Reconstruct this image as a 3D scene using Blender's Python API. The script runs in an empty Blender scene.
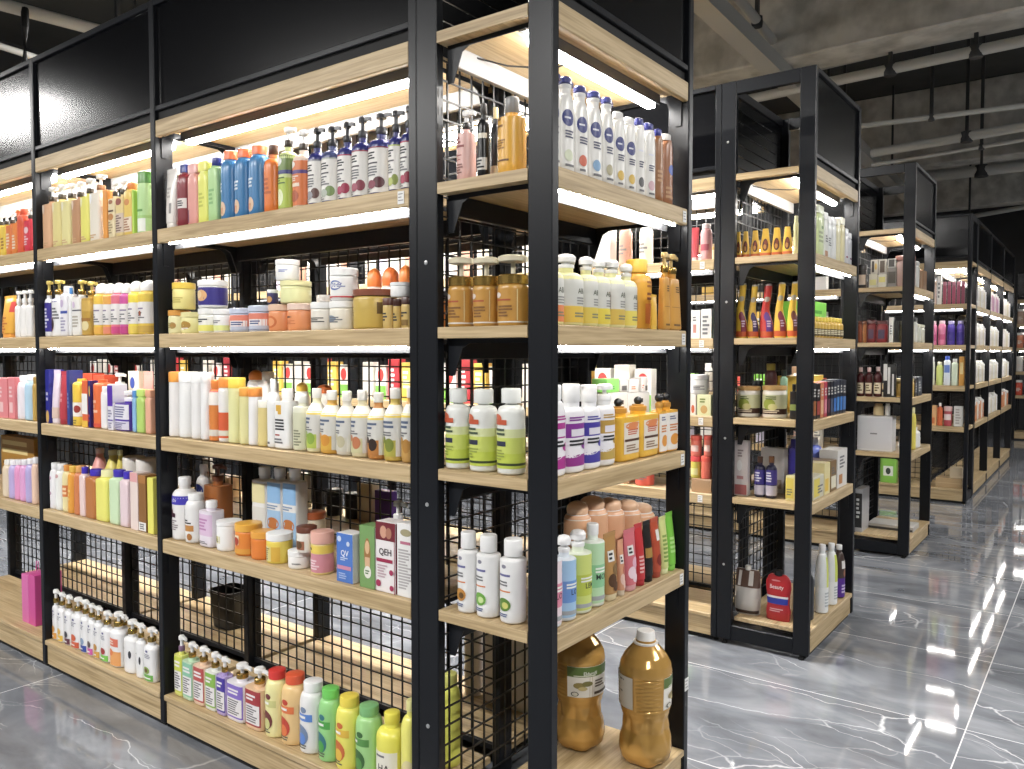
import bpy, math, random
from mathutils import Vector
rnd = random.Random(7)
SC = bpy.context.scene
COL = SC.collection
PI = math.pi
# ------------------------------------------------------------------ camera
CX, CY, CH = 1.0549, -1.5803, 1.385
YAW, PIT, F = math.radians(36.54), math.radians(2.29), 807.43
FW = Vector((-math.sin(YAW)*math.cos(PIT), math.cos(YAW)*math.cos(PIT), -math.sin(PIT)))
RT = Vector((math.cos(YAW), math.sin(YAW), 0)); UP = RT.cross(FW)
CAM = Vector((CX, CY, CH))
def ray(px, py): return FW + RT*((px-512)/F) - UP*((py-384.5)/F)
def at_y(px, py, y): d = ray(px, py); return CAM + d*((y-CY)/d.y)
def at_x(px, py, x): d = ray(px, py); return CAM + d*((x-CX)/d.x)
def at_z(px, py, z): d = ray(px, py); return CAM + d*((z-CH)/d.z)
cd = bpy.data.cameras.new('camera'); cam = bpy.data.objects.new('camera', cd); COL.objects.link(cam)
cd.sensor_width = 36; cd.lens = 36*F/1024; cam.location = CAM
cam.rotation_euler = (PI/2-PIT, 0, YAW); cd.clip_start = .05
SC.camera = cam
# ------------------------------------------------------------------ materials
def lin(h):
    h = h.lstrip('#')
    if len(h) == 3: h = ''.join(c*2 for c in h)
    c = [int(h[i:i+2], 16)/255 for i in (0, 2, 4)]
    return tuple((x/12.92 if x <= .04045 else ((x+.055)/1.055)**2.4) for x in c)+(1,)
MC = {}
def mat(hexc, rough=.35, metal=0, spec=.5, coat=0, trans=0):
    k = (hexc, rough, metal, spec, coat, trans)
    if k in MC: return MC[k]
    m = bpy.data.materials.new('plastic_'+hexc.strip('#')); m.use_nodes = True
    b = m.node_tree.nodes['Principled BSDF']
    c = lin(hexc); g = .3*c[0]+.6*c[1]+.1*c[2]
    b.inputs['Base Color'].default_value = tuple((x+(g-x)*.1)*.82 for x in c[:3])+(1,); b.inputs['Roughness'].default_value = rough
    b.inputs['Metallic'].default_value = metal; b.inputs['Specular IOR Level'].default_value = spec
    b.inputs['Coat Weight'].default_value = coat; b.inputs['Transmission Weight'].default_value = trans
    MC[k] = m; return m
def new_mat(name):
    m = bpy.data.materials.new(name); m.use_nodes = True
    return m, m.node_tree.nodes, m.node_tree.links, m.node_tree.nodes['Principled BSDF']
def ramp(ns, stops):
    r = ns.new('ShaderNodeValToRGB'); e = r.color_ramp.elements
    while len(e) < len(stops): e.new(.5)
    for q, (p, c) in zip(e, stops): q.position = p; q.color = lin(c) if isinstance(c, str) else c
    return r
def wood(name, axis):
    m, ns, ls, b = new_mat(name)
    tc = ns.new('ShaderNodeTexCoord'); oi = ns.new('ShaderNodeObjectInfo')
    add = ns.new('ShaderNodeVectorMath'); add.operation = 'ADD'
    sc = ns.new('ShaderNodeVectorMath'); sc.operation = 'SCALE'; sc.inputs['Scale'].default_value = 9
    cmb = ns.new('ShaderNodeCombineXYZ')
    for i in range(3): ls.new(oi.outputs['Random'], cmb.inputs[i])
    ls.new(cmb.outputs[0], sc.inputs[0]); ls.new(tc.outputs['Object'], add.inputs[0]); ls.new(sc.outputs[0], add.inputs[1])
    mp = ns.new('ShaderNodeMapping'); s = [14, 14, 22]; s[axis] = 1.3; mp.inputs['Scale'].default_value = s
    ls.new(add.outputs[0], mp.inputs[0])
    n1 = ns.new('ShaderNodeTexNoise'); n1.inputs['Scale'].default_value = 1.6; n1.inputs['Detail'].default_value = 6
    n1.inputs['Distortion'].default_value = 1.1; ls.new(mp.outputs[0], n1.inputs['Vector'])
    r = ramp(ns, [(.25, '#9e8862'), (.45, '#b9a27b'), (.6, '#c4ae88'), (.8, '#af986f')])
    ls.new(n1.outputs['Fac'], r.inputs[0])
    mp2 = ns.new('ShaderNodeMapping'); s = [160, 160, 160]; s[axis] = 5; mp2.inputs['Scale'].default_value = s
    ls.new(add.outputs[0], mp2.inputs[0])
    n2 = ns.new('ShaderNodeTexNoise'); n2.inputs['Scale'].default_value = 1; ls.new(mp2.outputs[0], n2.inputs['Vector'])
    r2 = ramp(ns, [(.3, '#d5d0c8'), (.6, '#ffffff')]); ls.new(n2.outputs['Fac'], r2.inputs[0])
    mx = ns.new('ShaderNodeMix'); mx.data_type = 'RGBA'; mx.blend_type = 'MULTIPLY'; mx.inputs['Factor'].default_value = .8
    ls.new(r.outputs[0], mx.inputs[6]); ls.new(r2.outputs[0], mx.inputs[7]); ls.new(mx.outputs[2], b.inputs['Base Color'])
    b.inputs['Roughness'].default_value = .45
    return m
OAKX, OAKY = wood('light_oak_lengthwise', 0), wood('light_oak_crosswise', 1)
def black_metal():
    m, ns, ls, b = new_mat('black_powder_coated_steel')
    tc = ns.new('ShaderNodeTexCoord'); n = ns.new('ShaderNodeTexNoise'); n.inputs['Scale'].default_value = 900
    ls.new(tc.outputs['Object'], n.inputs['Vector'])
    bp = ns.new('ShaderNodeBump'); bp.inputs['Strength'].default_value = .05; bp.inputs['Distance'].default_value = .001
    ls.new(n.outputs['Fac'], bp.inputs['Height']); ls.new(bp.outputs[0], b.inputs['Normal'])
    b.inputs['Base Color'].default_value = lin('#17191d'); b.inputs['Roughness'].default_value = .33; b.inputs['Specular IOR Level'].default_value = .25
    return m
BLK = black_metal()
HEAD = mat('#08090d', .2, 0, .3); SLOT = mat('#050506', .7); WHT = mat('#eeeeec', .45); ALU = mat('#c9cbcd', .35, .6); WIRE = mat('#131416', .4)
def emit(name, c, s):
    m, ns, ls, b = new_mat(name)
    b.inputs['Base Color'].default_value = (.8, .8, .8, 1); b.inputs['Emission Color'].default_value = c; b.inputs['Emission Strength'].default_value = s
    return m
LED = emit('led_tube_light', (1, .97, .93, 1), 46)
CEILLED = emit('ceiling_tube_light', (1, .98, .96, 1), 30)
def floor_mat():
    m, ns, ls, b = new_mat('polished_grey_marble_tile')
    tc = ns.new('ShaderNodeTexCoord'); P = tc.outputs['Object']
    # tile grid: each tile gets its own offset
    mp = ns.new('ShaderNodeMapping'); mp.inputs['Location'].default_value = (-.66+1.6, -.15+.8, 0); ls.new(P, mp.inputs[0])
    br = ns.new('ShaderNodeTexBrick'); br.offset = 0; br.squash = 1
    br.inputs['Scale'].default_value = 1; br.inputs['Brick Width'].default_value = 1.6; br.inputs['Row Height'].default_value = .8
    br.inputs['Mortar Size'].default_value = .0022; br.inputs['Mortar Smooth'].default_value = 0
    br.inputs['Color1'].default_value = (0, 0, 0, 1); br.inputs['Color2'].default_value = (1, 1, 1, 1)
    ls.new(mp.outputs[0], br.inputs['Vector'])
    off = ns.new('ShaderNodeVectorMath'); off.operation = 'MULTIPLY_ADD'; off.inputs[1].default_value = (5, 9, 0)
    ls.new(br.outputs['Color'], off.inputs[0]); ls.new(P, off.inputs[2])
    V = off.outputs[0]
    def noise(scale, det, dist, vec=V, rot=0, sc=(1, 1, 1)):
        q = ns.new('ShaderNodeMapping'); q.inputs['Rotation'].default_value = (0, 0, rot); q.inputs['Scale'].default_value = sc; ls.new(vec, q.inputs[0])
        n = ns.new('ShaderNodeTexNoise'); n.inputs['Scale'].default_value = scale; n.inputs['Detail'].default_value = det
        n.inputs['Distortion'].default_value = dist; n.inputs['Roughness'].default_value = .55; ls.new(q.outputs[0], n.inputs['Vector']); return n.outputs['Fac']
    def vein(f, c, wdt):
        s = ns.new('ShaderNodeMath'); s.operation = 'SUBTRACT'; ls.new(f, s.inputs[0]); s.inputs[1].default_value = c
        a = ns.new('ShaderNodeMath'); a.operation = 'ABSOLUTE'; ls.new(s.outputs[0], a.inputs[0])
        r = ns.new('ShaderNodeMapRange'); r.inputs[1].default_value = 0; r.inputs[2].default_value = wdt; r.inputs[3].default_value = 1; r.inputs[4].default_value = 0
        ls.new(a.outputs[0], r.inputs[0]); return r.outputs[0]
    def mul(a, c):
        q = ns.new('ShaderNodeMath'); q.operation = 'MULTIPLY'; ls.new(a, q.inputs[0])
        if isinstance(c, float): q.inputs[1].default_value = c
        else: ls.new(c, q.inputs[1])
        return q.outputs[0]
    cloud = noise(2.2, 7, .6, rot=.6, sc=(1, 2.2, 1))
    base = ramp(ns, [(.3, '#5d6065'), (.5, '#74777d'), (.7, '#8e9196')]); ls.new(cloud, base.inputs[0])
    mask = noise(1.3, 2, .2, sc=(1, 1, 1)); mr = ns.new('ShaderNodeMapRange'); mr.inputs[1].default_value = .4; mr.inputs[2].default_value = .6; ls.new(mask, mr.inputs[0])
    def crack(scale, rot, sc, wdt, seed):
        q = ns.new('ShaderNodeMapping'); q.inputs['Rotation'].default_value = (0, 0, rot); q.inputs['Scale'].default_value = sc; q.inputs['Location'].default_value = (seed, seed*2, 0)
        wv = ns.new('ShaderNodeTexNoise'); wv.inputs['Scale'].default_value = 2.5; wv.inputs['Detail'].default_value = 5; ls.new(V, wv.inputs['Vector'])
        ws = ns.new('ShaderNodeVectorMath'); ws.operation = 'MULTIPLY_ADD'; ws.inputs[1].default_value = (.3, .3, 0); ls.new(wv.outputs['Color'], ws.inputs[0]); ls.new(V, ws.inputs[2])
        ls.new(ws.outputs[0], q.inputs[0])
        vo = ns.new('ShaderNodeTexVoronoi'); vo.feature = 'DISTANCE_TO_EDGE'; vo.voronoi_dimensions = '2D'; vo.inputs['Scale'].default_value = scale; ls.new(q.outputs[0], vo.inputs['Vector'])
        r = ns.new('ShaderNodeMapRange'); r.inputs[1].default_value = 0; r.inputs[2].default_value = wdt; r.inputs[3].default_value = 1; r.inputs[4].default_value = 0
        ls.new(vo.outputs['Distance'], r.inputs[0]); return r.outputs[0]
    mask2 = noise(1.7, 2, .3, rot=.3); mr2 = ns.new('ShaderNodeMapRange'); mr2.inputs[1].default_value = .5; mr2.inputs[2].default_value = .62; ls.new(mask2, mr2.inputs[0])
    v1 = mul(mul(crack(1.0, .5, (.6, 2.0, 1), .0065, 0), mr.outputs[0]), .7)
    v2 = mul(mul(crack(1.7, -.6, (.5, 1.9, 1), .009, 3.3), mr2.outputs[0]), .6)
    v3 = mul(mul(crack(4.5, .9, (.6, 1.6, 1), .02, 7.1), mr2.outputs[0]), .3)
    mx1 = ns.new('ShaderNodeMath'); mx1.operation = 'MAXIMUM'; ls.new(v1, mx1.inputs[0]); ls.new(v2, mx1.inputs[1])
    mx2 = ns.new('ShaderNodeMath'); mx2.operation = 'MAXIMUM'; ls.new(mx1.outputs[0], mx2.inputs[0]); ls.new(v3, mx2.inputs[1])
    mx3 = ns.new('ShaderNodeMath'); mx3.operation = 'MAXIMUM'; ls.new(mx2.outputs[0], mx3.inputs[0]); ls.new(mul(br.outputs['Fac'], .8), mx3.inputs[1])
    mix = ns.new('ShaderNodeMix'); mix.data_type = 'RGBA'; ls.new(mx3.outputs[0], mix.inputs['Factor']); ls.new(base.outputs[0], mix.inputs[6]); mix.inputs[7].default_value = lin('#e2e3e4')
    ls.new(mix.outputs[2], b.inputs['Base Color'])
    b.inputs['Roughness'].default_value = .045; b.inputs['Specular IOR Level'].default_value = .75
    return m
def plaster(name, c1, c2, scale=1.5, rough=.85):
    m, ns, ls, b = new_mat(name); tc = ns.new('ShaderNodeTexCoord'); n = ns.new('ShaderNodeTexNoise')
    n.inputs['Scale'].default_value = scale; n.inputs['Detail'].default_value = 8; ls.new(tc.outputs['Object'], n.inputs['Vector'])
    r = ramp(ns, [(.35, c1), (.65, c2)]); ls.new(n.outputs['Fac'], r.inputs[0]); ls.new(r.outputs[0], b.inputs['Base Color']); b.inputs['Roughness'].default_value = rough
    return m
# ------------------------------------------------------------------ mesh builder
class MB:
    def __init__(s): s.v = []; s.f = []; s.m = []; s.mats = []; s.sm = []
    def mi(s, m):
        if m not in s.mats: s.mats.append(m)
        return s.mats.index(m)
    def face(s, ids, m, smooth=False): s.f.append(ids); s.m.append(s.mi(m)); s.sm.append(smooth)
    def box(s, x0, y0, z0, x1, y1, z1, m, r=0.0):
        if x0 > x1: x0, x1 = x1, x0
        if y0 > y1: y0, y1 = y1, y0
        if z0 > z1: z0, z1 = z1, z0
        lo, hi = (x0, y0, z0), (x1, y1, z1); b = len(s.v)
        if r <= 0:
            for i in range(8): s.v.append(tuple((hi if i >> k & 1 else lo)[k] for k in range(3)))
            for q in ((0, 2, 3, 1), (4, 5, 7, 6), (0, 1, 5, 4), (2, 6, 7, 3), (0, 4, 6, 2), (1, 3, 7, 5)): s.face([b+i for i in q], m)
            return
        r = min(r, (x1-x0)*.45, (y1-y0)*.45, (z1-z0)*.45)
        def vid(i, a): return b+i*3+a
        for i in range(8):
            for a in range(3):
                s.v.append(tuple(((hi[k] if i >> k & 1 else lo[k]) + (0 if k == a else (-r if i >> k & 1 else r))) for k in range(3)))
        for a in range(3):
            p, q = (a+1) % 3, (a+2) % 3
            for sg in (0, 1):
                c = sg << a
                ids = [vid(c, a), vid(c | 1 << p, a), vid(c | 1 << p | 1 << q, a), vid(c | 1 << q, a)]
                s.face(ids if sg else ids[::-1], m)
            for sp in (0, 1):          # edges parallel to axis a
                for sq in (0, 1):
                    c0 = sp << p | sq << q; c1 = c0 | 1 << a
                    ids = [vid(c0, p), vid(c1, p), vid(c1, q), vid(c0, q)]
                    s.face(ids if sp == sq else ids[::-1], m)
        for i in range(8):
            par = (i & 1)+(i >> 1 & 1)+(i >> 2 & 1)
            ids = [vid(i, 0), vid(i, 1), vid(i, 2)]
            s.face(ids if par % 2 else ids[::-1], m)
    def prism(s, poly, axis, c0, c1, m):
        # poly of 2d points in the plane normal to axis (the two other axes in order)
        b = len(s.v); n = len(poly); o = [k for k in range(3) if k != axis]
        for c in (c0, c1):
            for p in poly:
                q = [0, 0, 0]; q[axis] = c; q[o[0]] = p[0]; q[o[1]] = p[1]; s.v.append(tuple(q))
        s.face([b+i for i in range(n)], m); s.face([b+n+i for i in range(n)][::-1], m)
        for i in range(n): j = (i+1) % n; s.face([b+i, b+n+i, b+n+j, b+j], m)
    def rings(s, rings, m, close0=True, close1=True, smooth=True):
        b = len(s.v); n = len(rings[0])
        for r in rings: s.v.extend(r)
        for k in range(len(rings)-1):
            for i in range(n):
                j = (i+1) % n
                s.face([b+k*n+i, b+k*n+j, b+(k+1)*n+j, b+(k+1)*n+i], m, smooth)
        if close0: s.face([b+i for i in range(n)][::-1], m, smooth)
        if close1: s.face([b+(len(rings)-1)*n+i for i in range(n)], m, smooth)
    def lathe(s, prof, m, x=0, y=0, seg=20, a=1, bb=1):
        s.rings([[(x+r*a*math.cos(2*PI*i/seg), y+r*bb*math.sin(2*PI*i/seg), z) for i in range(seg)] for z, r in prof], m)
    def tube(s, pts, r, m, seg=6, smooth=True):
        pts = [Vector(p) for p in pts]; R = []
        for i, p in enumerate(pts):
            d = (pts[min(i+1, len(pts)-1)]-pts[max(i-1, 0)]).normalized()
            u = d.cross(Vector((0, 0, 1)))
            if u.length < 1e-3: u = d.cross(Vector((0, 1, 0)))
            u.normalize(); w = u.cross(d)
            R.append([tuple(p+u*(r*math.cos(2*PI*k/seg))+w*(r*math.sin(2*PI*k/seg))) for k in range(seg)])
        s.rings(R, m, smooth=smooth)
    def mesh(s, name, ang=38):
        me = bpy.data.meshes.new(name); me.from_pydata(s.v, [], s.f)
        for m in s.mats: me.materials.append(m)
        me.polygons.foreach_set('material_index', s.m); me.polygons.foreach_set('use_smooth', s.sm)
        me.update()
        if any(s.sm): me.set_sharp_from_angle(angle=math.radians(ang))
        return me
def link(name, me, parent=None, loc=None, rotz=None):
    o = bpy.data.objects.new(name, me); COL.objects.link(o)
    if parent: o.parent = parent
    if loc is not None: o.location = loc
    if rotz: o.rotation_euler = (0, 0, rotz)
    return o
def thing(name, label, cat, loc=(0, 0, 0), rotz=0, group=None, me=None):
    o = link(name, me, None, loc, rotz); o['label'] = label; o['category'] = cat
    if group: o['group'] = group
    return o
def struct(name, mb):
    o = link(name, mb.mesh(name)); o['kind'] = 'structure'; return o
# ------------------------------------------------------------------ room shell
X0, X1, Y0, Y1, ZC = -7.5, 5.5, -5.5, 14.6, 4.35
FLOOR = floor_mat(); CONC = plaster('grey_concrete_slab', '#32322f', '#42423e'); BEAM = plaster('pale_plaster_beam', '#b0aea6', '#dedcd4', 6); WALL = plaster('dark_grey_wall_paint', '#3e3f41', '#48494b')
b = MB(); b.box(X0, Y0, -.1, X1, Y1, 0, FLOOR); struct('floor', b)
b = MB(); b.box(X0, Y0, ZC, X1, Y1, ZC+.1, CONC); struct('ceiling', b)
for n, q in dict(wall_left=(X0-.1, Y0, X0, Y1), wall_right=(X1, Y0, X1+.1, Y1), wall_front=(X0, Y0-.1, X1, Y0), wall_back=(X0, Y1, X1, Y1+.1)).items():
    b = MB(); b.box(q[0], q[1], 0, q[2], q[3], ZC, WALL); struct(n, b)
b = MB(); b.box(X0+.02, 3.95, 3.36, X1-.02, 4.3, ZC-.002, BEAM, .01); struct('ceiling_beam', b)
b = MB(); b.box(X0+.02, 8.6, 3.5, X1-.02, 8.9, ZC-.002, BEAM, .01); struct('ceiling_beam', b)
b = MB(); b.box(X0+.02, 12.2, 3.55, X1-.02, 12.5, ZC-.002, BEAM, .01); struct('ceiling_beam', b)
PIPE = mat('#d2d2cc', .5); DARKPIPE = mat('#3c3d3e', .5)
def pipe(label, p, q, r, m=PIPE, hang=(.25, .75), name='ceiling_pipe', cat='pipe'):
    p, q = Vector(p), Vector(q)
    t = thing(name, label, cat, p)
    b = MB(); b.tube([(0, 0, 0), q-p], r, m, 12); link('run', b.mesh('pipe_run'), t)
    for k in hang:
        c = (q-p)*k; b = MB(); b.box(c.x-.012, c.y-.012, c.z-.0, c.x+.012, c.y+.012, ZC-p.z-.002, DARKPIPE)
        b.lathe([(c.z-r-.008, r*1.1), (c.z-r*.5, r*1.25), (c.z+r*.9, r*1.15)], DARKPIPE, c.x, c.y, 10)
        link('hanger', b.mesh('pipe_hanger'), t)
    return t
def pz(a, b, z, ext0=0, ext1=0):
    p, q = at_z(*a, z), at_z(*b, z); d = q-p; return p-d*ext0, q+d*ext1
pipe('thick pale pipe crossing just under the plastered concrete beam', *pz((830, 82), (1018, 42), 3.25, .6, 1.2), .035, hang=(.34, .5, .7))
pipe('thin grey pipe running close above the thick pale pipe', *pz((830, 66), (1020, 22), 3.45, .6, 1.2), .016, hang=(.4, .62))
pipe('slim pale pipe running above the elbowed pipe, second unit', *pz((862, 126), (1020, 106), 3.15, .2, 1.0), .02, hang=(.3, .6))
pipe('medium pale pipe above the third unit header', *pz((884, 151), (1020, 127), 3.15, .1, 1.0), .04, hang=(.35, .7))
pipe('thin pale pipe just below the medium pipe, third unit header', *pz((884, 163), (1020, 140), 3.1, .1, 1.0), .02, hang=(.4,))
pipe('pale cable tray pipe over the far run of shelving', *pz((933, 176), (1020, 166), 3.3, .2, 1.0), .06, hang=(.35, .7))
pipe('thin pipe deep over the far run header', *pz((940, 222), (1020, 208), 3.2, .3, 1.0), .03, hang=(.3, .7))
pipe('narrow pale pipe slanting beside the square duct', *pz((740, 0), (800, 74), 3.5, .4, 1.8), .03, hang=(.2, .8))
pipe('thick white pipe over the edge bay header', *pz((0, 4), (86, 27), 3.3, .3, .5), .035, hang=(.95,))
pipe('thin white pipe low over the edge bay header', *pz((0, 46), (34, 57), 3.2, .8, .8), .02, hang=(.1,))
p, q = pz((700, -4), (812, 104), 3.3, .4, 2.2)
t = thing('ceiling_duct', 'long pale square duct running toward the back of the hall', 'duct', p)
d = q-p; n = Vector((-d.y, d.x, 0)).normalized()*.06; b = MB(); b.rings([[tuple(o+n+Vector((0, 0, -.05))), tuple(o-n+Vector((0, 0, -.05))), tuple(o-n+Vector((0, 0, .05))), tuple(o+n+Vector((0, 0, .05)))] for o in (Vector((0, 0, 0)), d)], PIPE, smooth=False)
link('duct_body', b.mesh('duct_body'), t)
for k in (.12, .45, .8):
    c = d*k; b = MB(); b.box(c.x-.01, c.y-.01, .05, c.x+.01, c.y+.01, ZC-p.z-.002, DARKPIPE); link('hanger', b.mesh('duct_hanger'), t)
b = MB(); a0 = at_z(25, 9, 3.3); b.tube([(a0.x, a0.y, 3.3), (a0.x+.04, a0.y-.02, 3.18), (a0.x+.03, a0.y-.02, 2.98), (a0.x, a0.y, 2.8)], .02, SLOT, 8)
thing('hanging_cable', 'thick black cable hanging from white pipe above edge bay', 'cable', me=b.mesh('hanging_cable'))
# ceiling lights (out of the frame over the aisles; those between rows added, hidden)
def ceil_light(x, y, along, L, label, power):
    t = thing('ceiling_light', label, 'lamp', (x, y, 3.3), 0 if along == 'x' else PI/2)
    b = MB(); b.box(-L/2, -.05, 0, L/2, .05, .05, WHT, .004); link('housing', b.mesh('light_housing'), t)
    b = MB(); b.box(-L/2+.02, -.035, -.015, L/2-.02, .035, 0, CEILLED, .004); link('diffuser', b.mesh('light_diffuser'), t)
    for k in (-.4, .4): b = MB(); b.box(L*k-.006, -.006, .05, L*k+.006, .006, ZC-3.3-.002, DARKPIPE); link('suspension_rod', b.mesh('suspension_rod'), t)
    ld = bpy.data.lights.new('ceiling_light_area', 'AREA'); ld.shape = 'RECTANGLE'; ld.size = L; ld.size_y = .12; ld.energy = power; ld.color = (1, .98, .95)
    o = bpy.data.objects.new('lamp', ld); COL.objects.link(o); o.parent = t; o.location = (0, 0, -.03)
LP = 85
ceil_light(-6.1, -1.26, 'x', 1.5, 'white linear ceiling lamp over the aisle beyond the edge bay', LP*.5)
ceil_light(-3.6, -3.0, 'x', 1.5, 'white linear ceiling lamp over the aisle facing the narrow bay', LP*1.5)
ceil_light(-1.2, -3.0, 'x', 1.5, 'white linear ceiling lamp over the aisle facing the wide bay', LP*1.5)
ceil_light(2.6, -2.4, 'y', 1.5, 'white linear ceiling lamp behind the photographer, main aisle', LP*1.3)
ceil_light(2.8, 1.2, 'y', 1.5, 'white linear ceiling lamp over main aisle beside second unit', LP*1.2)
ceil_light(2.6, 5.2, 'y', 1.5, 'white linear ceiling lamp over main aisle beside third unit', LP)
ceil_light(2.4, 9.0, 'y', 1.5, 'white linear ceiling lamp over main aisle beside far run', LP)
ceil_light(-1.8, 1.42, 'x', 1.5, 'added unseen ceiling lamp between first and second row, wide bay', LP*1.4)  # added out of sight behind the headers to brighten beyond the mesh
ceil_light(-3.8, 1.42, 'x', 1.5, 'added unseen ceiling lamp between first and second row, narrow bay', LP*1.4)  # likewise added and hidden, brightens what shows through the narrow bay mesh
ceil_light(-3.2, 3.55, 'x', 1.5, 'added unseen ceiling lamp between second and third row', LP)  # added where it stays hidden, extra light for the far row gap
w = bpy.data.worlds.new('world'); SC.world = w; w.use_nodes = True
w.node_tree.nodes['Background'].inputs[0].default_value = (.5, .52, .55, 1); w.node_tree.nodes['Background'].inputs[1].default_value = .1
# ------------------------------------------------------------------ shelving
SZ = [1.825, 1.451, 1.079, .705]; ZCAN = 2.21; ZB = .13; WID = .785; TOP = 2.635
CACHE = {}
def cached(key, fn):
    if key not in CACHE: CACHE[key] = fn()
    return CACHE[key]
def arch(L, side):      # bracket outline, depth along first axis
    h = .098; pts = [(0, 0), (L, 0), (L, -h), (L-.02, -h)]
    for k in range(13):
        t = k/12; q = abs(2*t-1); pts.append((L-.026-(L-.052)*t, -.012-(h-.03)*(1-max(0, 1-max(0, (q-.62)/.38)**2)**.5)))
    pts += [(.02, -h), (0, -h)]; return pts
def slotted(b, x0, y0, x1, y1, m, faces):
    b.box(x0, y0, .022, x1, y1, TOP, m, .003)
    for fx in faces:
        z = .2
        while z < 2.2:
            if fx in '+-':
                x = x1 if fx == '+' else x0; c = (y0+y1)/2
                for dy in (-.007, .007): b.box(x-.0003, c+dy-.0025, z, x+.0003, c+dy+.0025, z+.022, SLOT)
            else:
                y = y1 if fx == 'b' else y0; c = (x0+x1)/2
                for dx in (-.007, .007): b.box(c+dx-.0025, y-.0003, z, c+dx+.0025, y+.0003, z+.022, SLOT)
            z += .045
def foot(b, x, y): b.lathe([(0, .0135), (.008, .0135), (.01, .009), (.024, .009)], SLOT, x, y, 10)
def wire_panel(b, axis, c, a0, a1, z0, z1, step=.052, r=.0022):
    n = max(2, round((a1-a0)/step))
    for i in range(n+1):
        a = a0+(a1-a0)*i/n
        if axis == 'y': b.box(a-r, c-r, z0, a+r, c+r, z1, WIRE)
        else: b.box(c-r, a-r, z0, c+r, a+r, z1, WIRE)
    n = round((z1-z0)/step)
    for i in range(n+1):
        z = z0+(z1-z0)*i/n
        if axis == 'y': b.box(a0, c+r, z-r, a1, c+3*r, z+r, WIRE)
        else: b.box(c+r, a0, z-r, c+3*r, a1, z+r, WIRE)
def board(axis, a0, a1, sgn, depth, wide_apron=.05):
    # shelf local: front edge at 0, depth runs toward +sgn ; a = long axis
    b = MB(); m = OAKX if axis == 'x' else OAKY
    def bx(d0, d1, z0, z1, r):
        if axis == 'x': b.box(a0, sgn*d0, z0, a1, sgn*d1, z1, m, r)
        else: b.box(sgn*d0, a0, z0, sgn*d1, a1, z1, m, r)
    bx(.003, .021, -wide_apron, 0, .0025)
    if axis == 'x': bx(.0211, depth, -.03, -.0006, .001)
    else:           # end units: the board reaches out between the posts to the sides
        bx(.0211, .071, -.03, -.0006, .001); a0 -= .029; a1 += .029; bx(.0712, .358, -.03, -.0006, .001)
        for q0, q1 in ((a0-.0015, a0), (a1, a1+.0015)): b.box(-.358, q0, -.0295, -.0712, q1, -.0012, OAKX)
    return b.mesh('shelf_board')
def led(axis, a0, a1, sgn, canopy):
    b = MB(); m = mat('#595c60', .5) if canopy else mat('#4a4c50', .5)
    def bx(d0, d1, z0, z1, mm):
        if axis == 'x': b.box(a0, sgn*d0, z0, a1, sgn*d1, z1, mm)
        else: b.box(sgn*d0, a0, z0, sgn*d1, a1, z1, mm)
    if canopy: bx(.084, .088, -.06, -.0302, m); bx(.088, .14, -.034, -.0302, m)
    else: bx(.022, .08, -.0345, -.0302, m); bx(.056, .059, -.068, -.0345, m)
    return b.mesh('lamp_channel')
def led_t(axis, a0, a1, sgn, canopy):
    b = MB()
    def bx(d0, d1, z0, z1):
        if axis == 'x': b.box(a0, sgn*d0, z0, a1, sgn*d1, z1, LED, .002)
        else: b.box(sgn*d0, a0, z0, sgn*d1, a1, z1, LED, .002)
    if canopy: bx(.096, .122, -.07, -.0345)
    else: bx(.0235, .0325, -.0545, -.046)
    return b.mesh('led_tube')
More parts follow.
